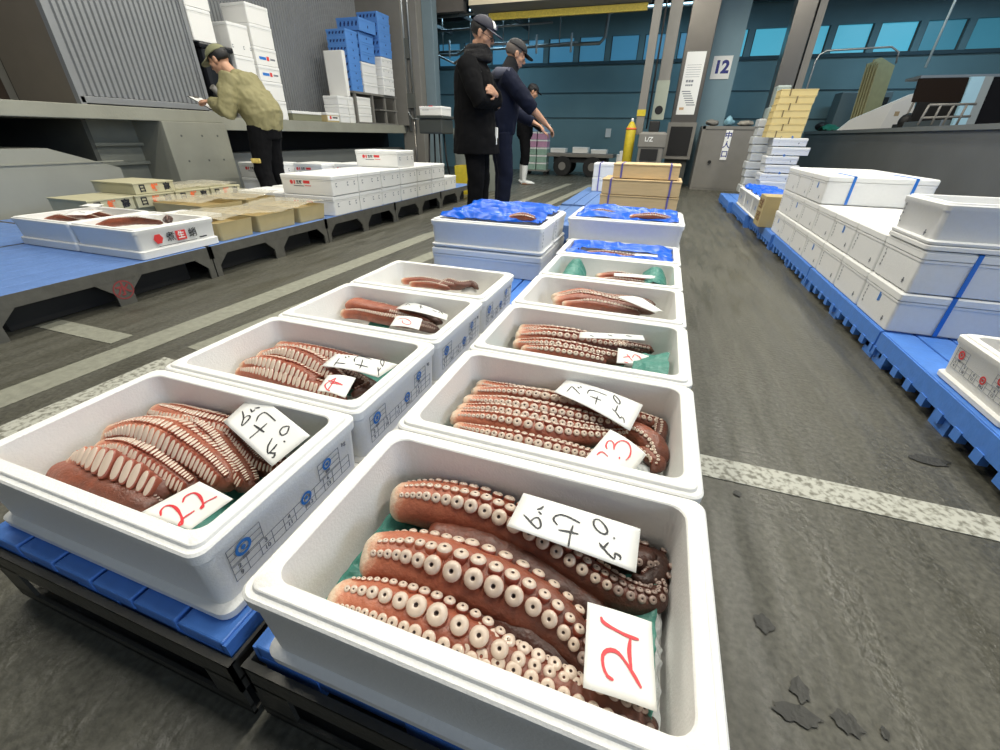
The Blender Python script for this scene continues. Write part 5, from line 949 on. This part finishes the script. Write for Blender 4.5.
for c_ in range(2):
    for k in range(6): 
        e=shut_box(f'wrapped small box, layer {["one","two","three","four","five","six"][k]} of the {["left","right"][c_]} pile beyond the men',-3.25+.27*c_,-3.0+.27*c_,11.3,11.6,.12+.165*k,.16,m=wrapm[0 if k<3 else (1 if k<5 else 2)],group='wrapped pastel boxes beyond the men')
e=empty('small_trolley','small grey trolley under the wrapped pastel boxes beyond the men','trolley',(-2.98,11.45,0)); bm=NB(); box(bm,-.3,.3,-.2,.2,.09,.118); obj('deck',bm,PAINTG,e)
for x in (-.24,.24):
    for y in (-.15,.15): bm=NB(); tube(bm,[(x,y-.02,.045),(x,y+.02,.045)],.045,12); obj('wheel',bm,BLACKP,e)
flat_sign('wall_switch_box','small pale box on the back wall above the flatbed cart','switch box',frame((-1.5,12.97,.95),(1,0,0),(0,0,1)),.14,.20,[],mats=[PGREY])

# ================================================================== ON THE RIGHT DOCK
ZR=1.031
def board(label,pts,name,cat,m,th,z0=ZR,group=None):
    pass
e=empty('cardboard_sheets','bundle of tall folded cardboard sheets standing on the right dock','cardboard',(3.46,11.12,ZR))
for k in range(5):
    bm=NB(); w=.42; h=1.12+.04*((k*7)%3); y=.05*k
    prism(bm,[(0,0),(w-.03*k,0),(w-.03*k+.06,h-.05),(w*.5,h),(.04,h-.04)],'y',y,y+.022); M_=Matrix.Rotation(math.radians(-6),4,'X')
    for v in bm.verts: v.co=M_@v.co
    obj('sheet',bm,mat('cardboard_olive',(.36,.33,.17),.6,var=.15,vscale=10),e)
e.rotation_euler=(0,0,math.radians(38))
e=empty('foam_board','large white foam lid tilted on the right dock edge','foam lid',(3.06,10.95,ZR),0); bm=NB(); prism(bm,[(0,0),(1.12,0),(1.02,.60),(.92,.57),(.16,.18)],'y',-.03,.03); obj('panel',bm,FOAM,e)
bm=NB(); prism(bm,[(.66,.03),(1.05,.03),(.97,.53),(.72,.42)],'y',-.034,-.03); obj('recess',bm,FOAM2,e); bm=NB(); box(bm,.80,.87,-.038,-.034,.24,.31); obj('mark',bm,mat('tan_mark',(.45,.35,.22),.6),e)
bm=NB()
N_=40; gg=[[bm.verts.new((.9*i/N_-.45,.4*j/16-.2,.10*math.sin(PI*j/16)*(.5+.5*math.sin(i*.22))+.03*noise.noise(V((i*.3,j*.3,0)))+.02)) for j in range(17)] for i in range(N_+1)]
for i in range(N_):
    for j in range(16): f=bm.faces.new((gg[i][j],gg[i+1][j],gg[i+1][j+1],gg[i][j+1])); f.smooth=True
o=obj('green_cloth',bm,mat('green_cloth',(.01,.16,.10),.7,bump=.3,bscale=20),None,(3.46,11.85,ZR)); o.modifiers.new('t','SOLIDIFY').thickness=.004; tag(o,'crumpled green cloth on the right dock edge','cloth')
bm=NB(); ball(bm,(0,0,0),(.14,.14,.09),sub=4)
for v in bm.verts: v.co*=1+.3*noise.noise(v.co*9)
zmin=min(v.co.z for v in bm.verts); tag(obj('dark_cloth',bm,BLACKP,None,(3.16,12.30,ZR-zmin)),'dark crumpled cloth left of the green one on the right dock','cloth')
e=empty('white_plastic_box','pale upright plastic box behind the green cloth on the right dock','plastic box',(4.3,11.9,ZR)); bm=NB(); box(bm,-.22,.22,-.1,.1,0,.42,0,.04); obj('body',bm,mat('grey_white_plastic',(.55,.57,.58),.5),e)
e=empty('grey_cabinet','grey blue cabinet with a black open front on the right dock','cabinet',(3.75,12.55,ZR)); bm=NB(); box(bm,-.45,.45,-.25,.25,0,.72,0,.02); obj('body',bm,mat('cabinet_grey',(.13,.17,.18),.5),e); bm=NB(); box(bm,.02,.40,-.26,-.24,.05,.62); obj('opening',bm,DARK,e)
# parked van at the right
e=empty('parked_van','dark open van with a pale blue door post on the right dock','van',(3.6,8.2,ZR))
bm=NB(); box(bm,-.1,2.5,.1,1.2,.0,.10); box(bm,-.05,2.5,1.15,1.2,.10,.56,1); box(bm,-.56,2.5,.05,.5,.57,.60,0); obj('shell',bm,[mat('van_grey',(.14,.16,.17),.4,.3),DARK],e)
bm=NB(); prism(bm,[(.0,.0),(.14,.0),(.10,.57),(-.04,.57)],'y',.0,.06); obj('door_post',bm,mat('pale_blue_door',(.33,.55,.66),.35),e)
bm=NB(); prism(bm,[(.14,.0),(.23,.0),(.19,.57),(.10,.57)],'y',.0,.06); obj('door_edge',bm,mat('door_edge_grey',(.25,.28,.28),.4),e)
bm=NB(); prism(bm,[(.24,.0),(1.9,.0),(1.9,.56),(.20,.56)],'y',.02,.05); obj('window',bm,mat('dark_glass',(.008,.008,.01),.7,spec=.1),e)
bm=NB(); prism(bm,[(-.55,.30),(-.02,.30),(-.05,.56),(-.58,.56)],'y',.02,.05); obj('rear_window',bm,mat('brown_dark_glass',(.016,.010,.007),.7,spec=.1),e)
e=empty('hand_truck','grey steel hand truck frame lying on the right dock before the van','hand truck',(3.04,7.75,ZR))
for i,(a,b_) in enumerate((((0,0,.02),(.03,0,.24)),((.03,0,.24),(.5,0,.25)),((.14,0,.02),(.15,0,.24)),((.26,0,.02),(.28,0,.24)),((.40,0,.02),(.41,0,.25)),((0,0,.10),(.5,0,.12)))):
    bm=NB(); tube(bm,[a,b_],.014,8); obj('bar',bm,PAINTG,e)
e=empty('pallet_jack','dark pallet jack with an upright handle loop on the right dock','pallet jack',(3.62,9.75,ZR)); bm=NB(); tube(bm,[(0,0,.1),(.02,0,.38)],.016,8); tube(bm,[(.02,0,.38),(.0,0,.56),(.15,0,.58),(.16,0,.42),(.02,0,.38)],.012,8); obj('handle',bm,PAINTG,e); bm=NB(); ball(bm,(.05,0,.12),(.13,.10,.12)); box(bm,-.1,.22,-.10,.10,.0,.08); obj('body',bm,BLACKP,e)
bm=NB(); tube(bm,[(0,0,0),(.05,0,2.2)],.016,8); tag(obj('hanging_pipe',bm,mat('pale_pipe',(.45,.58,.62),.4),None,(3.36,9.1,1.80)),'thin pale pipe hanging above the pallet jack on the right dock','pipe')
bm=NB(); tube(bm,[(0,0,0),(0,0,2.0),(.03,0,2.10),(.12,0,2.15),(1.0,0,2.17),(1.12,0,2.10),(1.14,0,1.95)],.014,8); tag(obj('bent_pipe',bm,PIPE,None,(2.12,9.95,0)),'thin bent pipe rail behind the right stainless column','pipe')
# ================================================================== PEOPLE  (local: x forward, y left, z up)
def fuse(name,bm,m,vox,parent,smooth=4,disp=0,dscale=.12):
    bmesh.ops.recalc_face_normals(bm,faces=bm.faces[:])
    o=obj(name,bm,m,parent); md=o.modifiers.new('r','REMESH'); md.mode='VOXEL'; md.voxel_size=vox; md.use_smooth_shade=True
    s=o.modifiers.new('s','SMOOTH'); s.factor=.5; s.iterations=smooth
    if disp:
        tx=bpy.data.textures.new(name,'CLOUDS'); tx.noise_scale=dscale; tx.noise_depth=2
        d=o.modifiers.new('d','DISPLACE'); d.texture=tx; d.strength=disp; d.mid_level=.5; d.texture_coords='LOCAL'
    return o
def hand(bm,w,d,up,curl=.5,side=1,k=1.0):
    """hand at wrist w, pointing along d, palm normal -up; five separate fingers"""
    w=V(w); d=V(d).normalized(); up=V(up); up=(up-d*up.dot(d)).normalized(); s=d.cross(up)*side
    tube(bm,[w-d*.03,w+d*.01,w+d*.05,w+d*.088],[(.022*k,.028*k),(.022*k,.029*k),(.017*k,.040*k),(.014*k,.040*k)],12,side=up)
    for i,(off,L) in enumerate(((.031,.070),(.0105,.080),(-.0105,.074),(-.031,.056))):
        b=w+d*.082+s*off*k; P=[b]; a=0
        for q,(sg) in enumerate((.42,.33,.25)):
            a+=curl*(.5+.35*q); P.append(P[-1]+(d*math.cos(a)-up*math.sin(a))*L*sg*k*1.0)
        tube(bm,P,[.0098*k,.0092*k,.0085*k,.0070*k],8)
    b=w+d*.028+s*.030*k; t1=(d*.7+s*.75-up*.25).normalized(); t2=(d*.95+s*.2-up*.45).normalized()
    tube(bm,[b-s*.012,b+t1*.035*k,b+t1*.035*k+t2*.034*k],[.013*k,.0115*k,.009*k],8)
def head(bm,c,R):
    """c = head centre, R = rotation matrix (x forward)"""
    R4=R.to_4x4()
    def p(x,y,z): return V(c)+R@V((x,y,z))
    def bl(x,y,z,r,sub=3): ball(bm,p(x,y,z),r,0,sub,R4)
    bl(-.012,0,.030,(.096,.076,.088)); bl(.020,0,-.030,(.070,.062,.080)); bl(.040,0,-.078,(.040,.040,.032))
    bl(.078,0,.010,(.018,.050,.018)); bl(.076,.030,.0,(.012,.014,.012)); bl(.076,-.030,.0,(.012,.014,.012))
    tube(bm,[p(.086,0,.020),p(.104,0,-.012),p(.112,0,-.022)],[.008,.012,.013],10); bl(.100,.010,-.024,(.010,.007,.007),2); bl(.100,-.010,-.024,(.010,.007,.007),2)
    bl(.088,0,-.050,(.012,.024,.006)); bl(.086,0,-.060,(.012,.021,.006)); bl(.060,0,-.088,(.024,.020,.016))
    for s in (-1,1):
        bl(.045,s*.048,-.020,(.028,.018,.024)); bl(-.002,s*.076,-.004,(.018,.008,.031)); bl(-.010,s*.082,.010,(.012,.007,.016))
def R2(p,y=0,r=0): return Matrix.Rotation(y,3,'Z')@Matrix.Rotation(p,3,'Y')@Matrix.Rotation(r,3,'X')
def person(label,loc,rz,J,cap,clothes,hairm=HAIR,vox=.0065,hairlen=0):
    e=empty('person',label,'person',loc,rz)
    bm=NB()
    P={k:V(v) for k,v in J.items() if k not in('R','curl')}
    R=J['R']
    head(bm,P['head'],R)
    tube(bm,[P['neck']-V((.01,0,.06)),P['neck'],P['head']+R@V((-.015,0,-.05))],[.075,.056,.054],14)
    tube(bm,[P['pelvis']-V((0,0,.08)),P['pelvis'],(P['pelvis']*.55+P['chest']*.45),P['chest'],P['neck']-V((.005,0,.05))],[(.15,.10),(.16,.11),(.135,.095),(.165,.115),(.10,.07)],18,side=(0,1,0))
    for s in 'RL':
        sh,el,wr=P['sh'+s],P['el'+s],P['wr'+s]; tube(bm,[sh*.7+P['chest']*.3,sh,sh*.5+el*.5,el,el*.5+wr*.5,wr],[.06,.058,.048,.039,.036,.026],12)
        hd=V(J.get('hd'+s,(wr-el))).normalized(); hand(bm,wr,hd,J.get('up'+s,(0,0,1)),J['curl'],1 if s=='R' else -1)
        hp,kn,an=P['hip'+s],P['kn'+s],P['an'+s]; tube(bm,[hp+V((0,0,.02)),hp*.6+kn*.4,kn,kn*.6+an*.4,an],[.090,.078,.056,.052,.036],12)
        tube(bm,[an+V((-.055,0,-.05)),an+V((.03,0,-.045)),an+V((.16,0,-.065))],[(.03,.032),(.032,.040),(.018,.036)],12,side=(0,0,1))
    fuse('body',bm,SKIN,vox,e,2)
    # eyes
    for s in (-1,1):
        bm=NB(); ball(bm,P['head']+R@V((.083,s*.030,.002)),.0085,0,2); obj('eye',bm,mat('eye_dark',(.02,.015,.012),.2),e)
    # hair under the cap
    bm=NB(); R4=R.to_4x4()
    ball(bm,P['head']+R@V((-.022,0,.036)),(.098,.083,.088),0,3,R4)
    geo=[v for v in bm.verts if (R.transposed()@(v.co-P['head'])).x>.045 or (R.transposed()@(v.co-P['head'])).z<-.035-hairlen]; bmesh.ops.delete(bm,geom=geo,context='VERTS')
    h=obj('hair',bm,hairm,e,smooth=True); h.modifiers.new('t','SOLIDIFY').thickness=.008
    if cap:
        cm,brim,patch=cap; ce=NB()
        ball(ce,P['head']+R@V((-.010,0,.052)),(.106,.088,.078),0,4,R4)
        bmesh.ops.delete(ce,geom=[v for v in ce.verts if (R.transposed()@(v.co-P['head'])).z<.045],context='VERTS')
        co=obj('cap',ce,cm,e,smooth=True); co.modifiers.new('t','SOLIDIFY').thickness=.006
        bb=NB(); pts=[]
        for k in range(13):
            a=-1.15+2.3*k/12; pts.append(((.086*math.cos(a)+.004,.080*math.sin(a)),(.100+.075*math.cos(a*.9),.074*math.sin(a))))
        ra=[bb.verts.new(P['head']+R@V((a[0],a[1],.050))) for a,b_ in pts]; rb=[bb.verts.new(P['head']+R@V((b_[0],b_[1],.038-.25*b_[1]**2*10*.1))) for a,b_ in pts]
        for k in range(12): bb.faces.new((ra[k],ra[k+1],rb[k+1],rb[k]))
        bo=obj('cap_brim',bb,brim,e,smooth=True); bo.modifiers.new('t','SOLIDIFY').thickness=.005
        bb=NB(); ball(bb,P['head']+R@V((-.010,0,.132)),.008,0,2); obj('cap_button',bb,cm,e)
        if patch:
            pb=NB(); gr=[]
            for i in range(7):
                row=[]
                for j in range(5):
                    a=-.5+1.0*i/6; b_=.25+.65*j/4; row.append(pb.verts.new(P['head']+R@V((-.010+.113*math.cos(b_)*math.cos(a),.093*math.cos(b_)*math.sin(a),.052+.083*math.sin(b_)))))
                gr.append(row)
            for i in range(6):
                for j in range(4): pb.faces.new((gr[i][j],gr[i+1][j],gr[i+1][j+1],gr[i][j+1]))
            obj('cap_patch',pb,PAPER,e,smooth=True).modifiers.new('t','SOLIDIFY').thickness=.003
            pb=NB(); M=frame(P['head']+R@V((.100,0,.088)),R@V((0,1,0)),R@V((-.45,0,.9))); 
            for a in (-.014,.0,.014): rect(pb,M,a-.002,a+.003,-.016,.014,0,.003)
            rect(pb,M,-.014,.016,-.003,.001,0,.003); obj('cap_emblem',pb,mat('emblem_navy',(.03,.04,.09),.6),e)
    clothes(e,P,R)
    return e
def sleeve(bm,sh,el,wr,chest,r=(.092,.080,.068,.060,.050),frac=.93):
    w=el+(wr-el)*frac
    tube(bm,[sh*.65+chest*.35,sh+V((0,0,.0)),sh*.5+el*.5,el,el*.4+w*.6,w],[r[0],r[0],r[1],r[2],r[3],r[4]],14)
def trousers(e,P,m,top=.02,flare=.070,bottom=.03,vox=.009):
    bm=NB()
    tube(bm,[P['pelvis']-V((0,0,.13)),P['pelvis']-V((0,0,.02)),P['pelvis']+V((0,0,top+.08))],[(.165,.125),(.185,.140),(.170,.125)],18,side=(0,1,0))
    for s in 'RL':
        hp,kn,an=P['hip'+s],P['kn'+s],P['an'+s]; an=an+V((0,0,bottom-.03)); tube(bm,[hp+V((0,0,.0)),hp*.55+kn*.45,kn,kn*.5+an*.5,an],[.112,.098,.084,.078,flare],14)
    return fuse('trousers',bm,m,vox,e,3,.018,.10)
def shoes(e,P,m,name='shoe',tall=0):
    for s in 'RL':
        an=P['an'+s]; z=.002
        bm=NB(); A=V((an.x,an.y,0)); f=V((1,0,0))
        ring_=[(-.075,.030,.035,.04),(-.06,.034,.042,.05),(0,.036,.045,.05),(.07,.045,.035,.04),(.15,.048,.028,.034),(.205,.03,.02,.026)]
        tube(bm,[A+f*x+V((0,0,h)) for x,w,h,c in ring_],[(h*.98,w) for x,w,h,c in ring_],14,side=(0,0,1))
        if tall: tube(bm,[A+V((-.01,0,.04)),A+V((-.012,0,.12)),A+V((-.005,0,tall*.6)),A+V((0,0,tall))],[.050,.052,.062,.068],14)
        fuse(name,bm,m,.008,e,2)
        for v in (): pass

# --- man in the long black coat, arms crossed
def cl1(e,P,R):
    trousers(e,P,TROUB); shoes(e,P,BLACKP)
    bm=NB(); c=P['chest']; p=P['pelvis']
    tube(bm,[(p.x+.01,0,.70),(p.x+.01,0,.80),(p.x,0,.95),(c.x-.01,0,1.10),c+V((-.005,0,.02)),c+V((-.005,0,.12)),P['neck']+V((-.01,0,-.02))],[(.225,.225),(.220,.215),(.205,.195),(.205,.180),(.215,.180),(.195,.155),(.10,.09)],22,side=(0,1,0))
    sleeve(bm,P['shR'],P['elR'],P['wrR'],c,(.092,.086,.076,.066,.055)); sleeve(bm,P['shL'],P['elL'],P['wrL'],c,(.092,.086,.076,.066,.055))
    fuse('coat',bm,COATB,.009,e,4,.022,.12)
    bm=NB(); n=P['neck']
    for dz,r in ((-.02,.105),(.015,.095),(.05,.082)): tube(bm,[n+V((.0+.10*math.cos(a)*r/.1,.09*math.sin(a)*r/.1,dz)) for a in [2*PI*k/16 for k in range(17)]],.030,10)
    fuse('scarf',bm,mat('black_knit',(.014,.013,.014),.95,bump=.6,bscale=60),.008,e,3,.012,.05)
    bm=NB(); box(bm,.205,.222,-.06,-.005,.78,.92,0,.004); obj('shirt_tail',bm,PAPER,e)
    bm=NB()
    for s in (-1,1):
        M=frame(P['head']+R@V((.102,s*.031,.0)),R@V((0,1,0)),R@V((0,0,1)))
        q=[M@V((.020*math.cos(a),.016*math.sin(a),0)) for a in [2*PI*k/14 for k in range(15)]]; tube(bm,q,.0022,6)
        tube(bm,[P['head']+R@V((.102,s*.050,.004)),P['head']+R@V((.05,s*.074,.008)),P['head']+R@V((-.005,s*.080,.010))],.0024,6)
    tube(bm,[P['head']+R@V((.104,-.012,.003)),P['head']+R@V((.104,.012,.003))],.002,6); obj('glasses',bm,BLACKP,e)
    bm=NB()
    tube(bm,[c+V((-.14,-.13,.15)),c+V((-.06,-.165,.185)),c+V((.03,-.165,.165)),c+V((.10,-.15,.08))],.010,8); obj('shoulder_seam',bm,mat('dark_grey_strap',(.06,.055,.05),.7),e)
J1=dict(head=(.075,0,1.600),neck=(.03,0,1.455),chest=(.0,0,1.24),pelvis=(0,0,.93),shR=(-.01,-.185,1.375),shL=(-.01,.185,1.375),elR=(.11,-.27,1.12),elL=(.13,.25,1.12),wrR=(.22,.05,1.13),wrL=(.22,-.12,1.17),hipR=(0,-.09,.90),hipL=(0,.09,.90),knR=(.03,-.10,.50),knL=(.03,.10,.50),anR=(0,-.10,.075),anL=(0,.12,.075),R=R2(.42,0,0),curl=.5,hdL=(-.1,-1,.25),upL=(1,-.2,.2),hdR=(-.2,1,.1),upR=(1,0,0))
person('person in long black coat and navy cap with crossed arms, looking down',(-1.72,4.22,0),math.radians(6),J1,(mat('navy_cap',(.02,.02,.035),.7),mat('grey_brim',(.10,.10,.13),.7),True),cl1)
# --- man in navy, bowing, arm forward
def cl2(e,P,R):
    trousers(e,P,NAVY,vox=.009); shoes(e,P,BLACKP)
    bm=NB(); c=P['chest']; p=P['pelvis']
    tube(bm,[(p.x,0,.86),(p.x,0,.92),(p.x+.01,0,1.02),c+V((-.01,0,-.10)),c,c+V((.01,0,.11)),P['neck']+V((-.01,0,-.02))],[(.190,.150),(.198,.160),(.205,.165),(.205,.160),(.205,.155),(.190,.13),(.10,.08)],22,side=(0,1,0))
    sleeve(bm,P['shR'],P['elR'],P['wrR'],c,(.092,.085,.075,.068,.062),.30); sleeve(bm,P['shL'],P['elL'],P['wrL'],c,(.092,.085,.075,.062,.052))
    fuse('jacket',bm,NAVY,.009,e,4,.024,.10)
    bm=NB(); tube(bm,[c+V((-.13,-.05,.16)),c+V((-.10,-.16,.17)),c+V((.0,-.20,.165)),c+V((.06,-.22,.09))],[.03,.05,.055,.035],12); fuse('yoke',bm,NAVYL,.008,e,3)
    bm=NB(); n=P['neck']; H=P['head']
    tube(bm,[n+V((.0,0,-.03)),n+V((.015,0,.03)),H+R@V((.0,0,-.075)),H+R@V((.02,0,-.045))],[(.085,.09),(.072,.08),(.070,.080),(.066,.078)],18,side=(0,1,0)); fuse('neck_warmer',bm,mat('black_fleece',(.012,.012,.014),.95),.007,e,3)
J2=dict(head=(.115,0,1.545),neck=(.05,0,1.42),chest=(.01,0,1.21),pelvis=(-.03,0,.91),shR=(.01,-.185,1.345),shL=(.01,.185,1.345),elR=(.20,-.27,1.13),elL=(.16,.24,1.08),wrR=(.40,-.24,.965),wrL=(.36,.12,.98),hipR=(-.03,-.09,.88),hipL=(-.03,.09,.88),knR=(.02,-.10,.49),knL=(.02,.10,.49),anR=(-.02,-.10,.075),anL=(0,.12,.075),R=R2(.45,0,0),curl=.55,upR=(.3,0,1))
person('person in navy jacket and black cap, bare forearm reaching forward',(-1.66,4.85,0),math.radians(28),J2,(mat('black_cap',(.015,.015,.018),.7),mat('black_brim',(.01,.01,.012),.7),False),cl2,hairm=mat('grey_stubble',(.12,.10,.09),.8))
# --- third, behind
def cl3(e,P,R):
    trousers(e,P,TROUB,bottom=.30,flare=.075,vox=.012); shoes(e,P,BOOTW,'white_boot',.36)
    bm=NB(); c=P['chest']; p=P['pelvis']
    tube(bm,[(p.x,0,.84),(p.x,0,.98),c+V((0,0,-.08)),c+V((.0,0,.10)),P['neck']],[(.19,.15),(.195,.16),(.20,.155),(.19,.13),(.09,.08)],20,side=(0,1,0))
    sleeve(bm,P['shR'],P['elR'],P['wrR'],c); sleeve(bm,P['shL'],P['elL'],P['wrL'],c); fuse('jacket',bm,COATB,.012,e,3,.02,.1)
J3=dict(J1); J3.update(head=(.12,0,1.56),elR=(.10,-.27,1.12),wrR=(.33,-.25,.93),elL=(.12,.24,1.12),wrL=(.35,.15,.95),hdR=(1,-.1,-.6),upR=(0,0,1),hdL=(1,-.1,-.5),upL=(0,0,1),anR=(.02,-.10,.075),R=R2(.5),curl=.5)
person('person in black with white rubber boots standing far behind the one in the navy jacket',(-2.62,8.95,0),math.radians(20),J3,(mat('black_cap',(.015,.015,.018),.7),mat('black_brim',(.01,.01,.012),.7),False),cl3,vox=.009)
# --- man in olive at the left, reading
def cl4(e,P,R):
    t=trousers(e,P,TROUB,bottom=.26,flare=.092); shoes(e,P,BOOTW,'white_boot',.36)
    bm=NB(); c=P['chest']; p=P['pelvis']
    tube(bm,[(p.x,0,.87),(p.x,0,.91),(p.x-.01,0,1.0),(c.x-.05,0,1.12),c+V((-.02,0,.0)),c+V((.0,0,.11)),P['neck']+V((-.02,0,-.02))],[(.185,.150),(.195,.160),(.215,.185),(.215,.185),(.215,.165),(.195,.13),(.09,.075)],22,side=(0,1,0))
    sleeve(bm,P['shR'],P['elR'],P['wrR'],c,(.098,.095,.085,.07,.05)); sleeve(bm,P['shL'],P['elL'],P['wrL'],c,(.098,.095,.085,.07,.05))
    fuse('jacket',bm,OLIVE,.009,e,3,.035,.09)
    bm=NB(); k=P['knL']; box(bm,k.x-.05,k.x+.05,k.y+.078,k.y+.092,k.z+.08,k.z+.125,0,.01); obj('knee_patch',bm,mat('patch_yellow',(.75,.55,.15),.6,var=.4,vscale=60),e)
    bm=NB(); H=P['head']; tube(bm,[H+R@V((.07,0,-.06)),H+R@V((.085,0,-.03)),H+R@V((.075,0,-.09))],[.02,.03,.02],8); bm.free()
J4=dict(head=(.26,0,1.445),neck=(.16,0,1.34),chest=(.06,0,1.17),pelvis=(-.05,0,.92),shR=(.10,-.185,1.275),shL=(.10,.185,1.275),elR=(.14,-.26,1.03),elL=(.14,.27,1.02),wrR=(.37,-.10,1.11),wrL=(.37,.14,1.10),hipR=(-.03,-.09,.89),hipL=(-.03,.09,.89),knR=(.0,-.10,.49),knL=(.02,.12,.49),anR=(-.03,-.10,.075),anL=(-.02,.13,.075),R=R2(.50),curl=.7,hdR=(1,.3,.1),hdL=(1,-.3,.1))
pe=person('person in olive jacket and cap reading a clipboard beside the left dock',(-4.0,3.93,0),math.radians(196),J4,(OLIVE2,OLIVE2,False),cl4,vox=.0075)
e=empty('clipboard','grey clipboard held by the one in the olive jacket','clipboard',(-4.50,3.80,1.09),math.radians(196)); bm=NB(); Mr=Matrix.Rotation(math.radians(-28),4,'Y'); box(bm,-.11,.13,-.10,.10,-.004,.0,0,0,Mr); obj('board',bm,BLACKP,e); bm=NB(); box(bm,-.10,.12,-.09,.09,.0,.0015,0,0,Mr); obj('paper',bm,PAPER,e); bm=NB(); box(bm,.10,.125,-.03,.03,.0,.012,0,0,Mr); obj('clip',bm,STAIN,e)

# ================================================================== LIGHT AND CAMERA
def area(name,loc,size,energy,col,rot=(0,0,0)):
    l=bpy.data.lights.new(name,'AREA'); l.shape='RECTANGLE'; l.size,l.size_y=size; l.energy=energy; l.color=col
    o=bpy.data.objects.new(name,l); C.objects.link(o); o.location=loc; o.rotation_euler=rot; return o
W_=(1.0,.965,.86)
for x in (-2.6,-.3,2.2):
    for y in (1.5,4.3,7.2): area('ceiling_lamp',(x,y,4.6),(.35,1.8),78,W_)
area('ceiling_lamp',(-4.4,1.8,4.4),(.3,2.0),30,W_)
# cool daylight from the open gate behind and to the right of the camera
area('gate_daylight',(7.5,-2.0,3.0),(4,3.0),230,(.66,.80,1.0),(math.radians(76),0,math.radians(74)))
for x in (-4.5,0,4.5): area('back_hall_lamp',(x,11.4,3.3),(2.0,.3),30,(.50,.80,1.0))
w=bpy.data.worlds.new('w'); bpy.context.scene.world=w; w.use_nodes=True; w.node_tree.nodes['Background'].inputs[0].default_value=(.62,.72,.85,1); w.node_tree.nodes['Background'].inputs[1].default_value=.23
cam=bpy.data.cameras.new('camera'); co=bpy.data.objects.new('camera',cam); C.objects.link(co)
r_=V((0.94401417,0.32957036,0.01485364)); u_=V((-0.17662187,0.46685827,0.8665149)); f_=V((-0.27864309,0.82062581,-0.49893016))
co.matrix_world=Matrix(((r_.x,u_.x,-f_.x,0),(r_.y,u_.y,-f_.y,0),(r_.z,u_.z,-f_.z,.86),(0,0,0,1)))
cam.sensor_width=36; cam.lens=36*.4168176; cam.clip_start=.02; cam.clip_end=100
sc=bpy.context.scene; sc.camera=co
sc.view_settings.view_transform='Standard'; sc.view_settings.look='None'; sc.view_settings.gamma=1; sc.view_settings.use_curve_mapping=False; sc.view_settings.exposure=0
sc.cycles.use_denoising=True; sc.cycles.max_bounces=6; sc.cycles.transparent_max_bounces=12; sc.cycles.sample_clamp_indirect=4
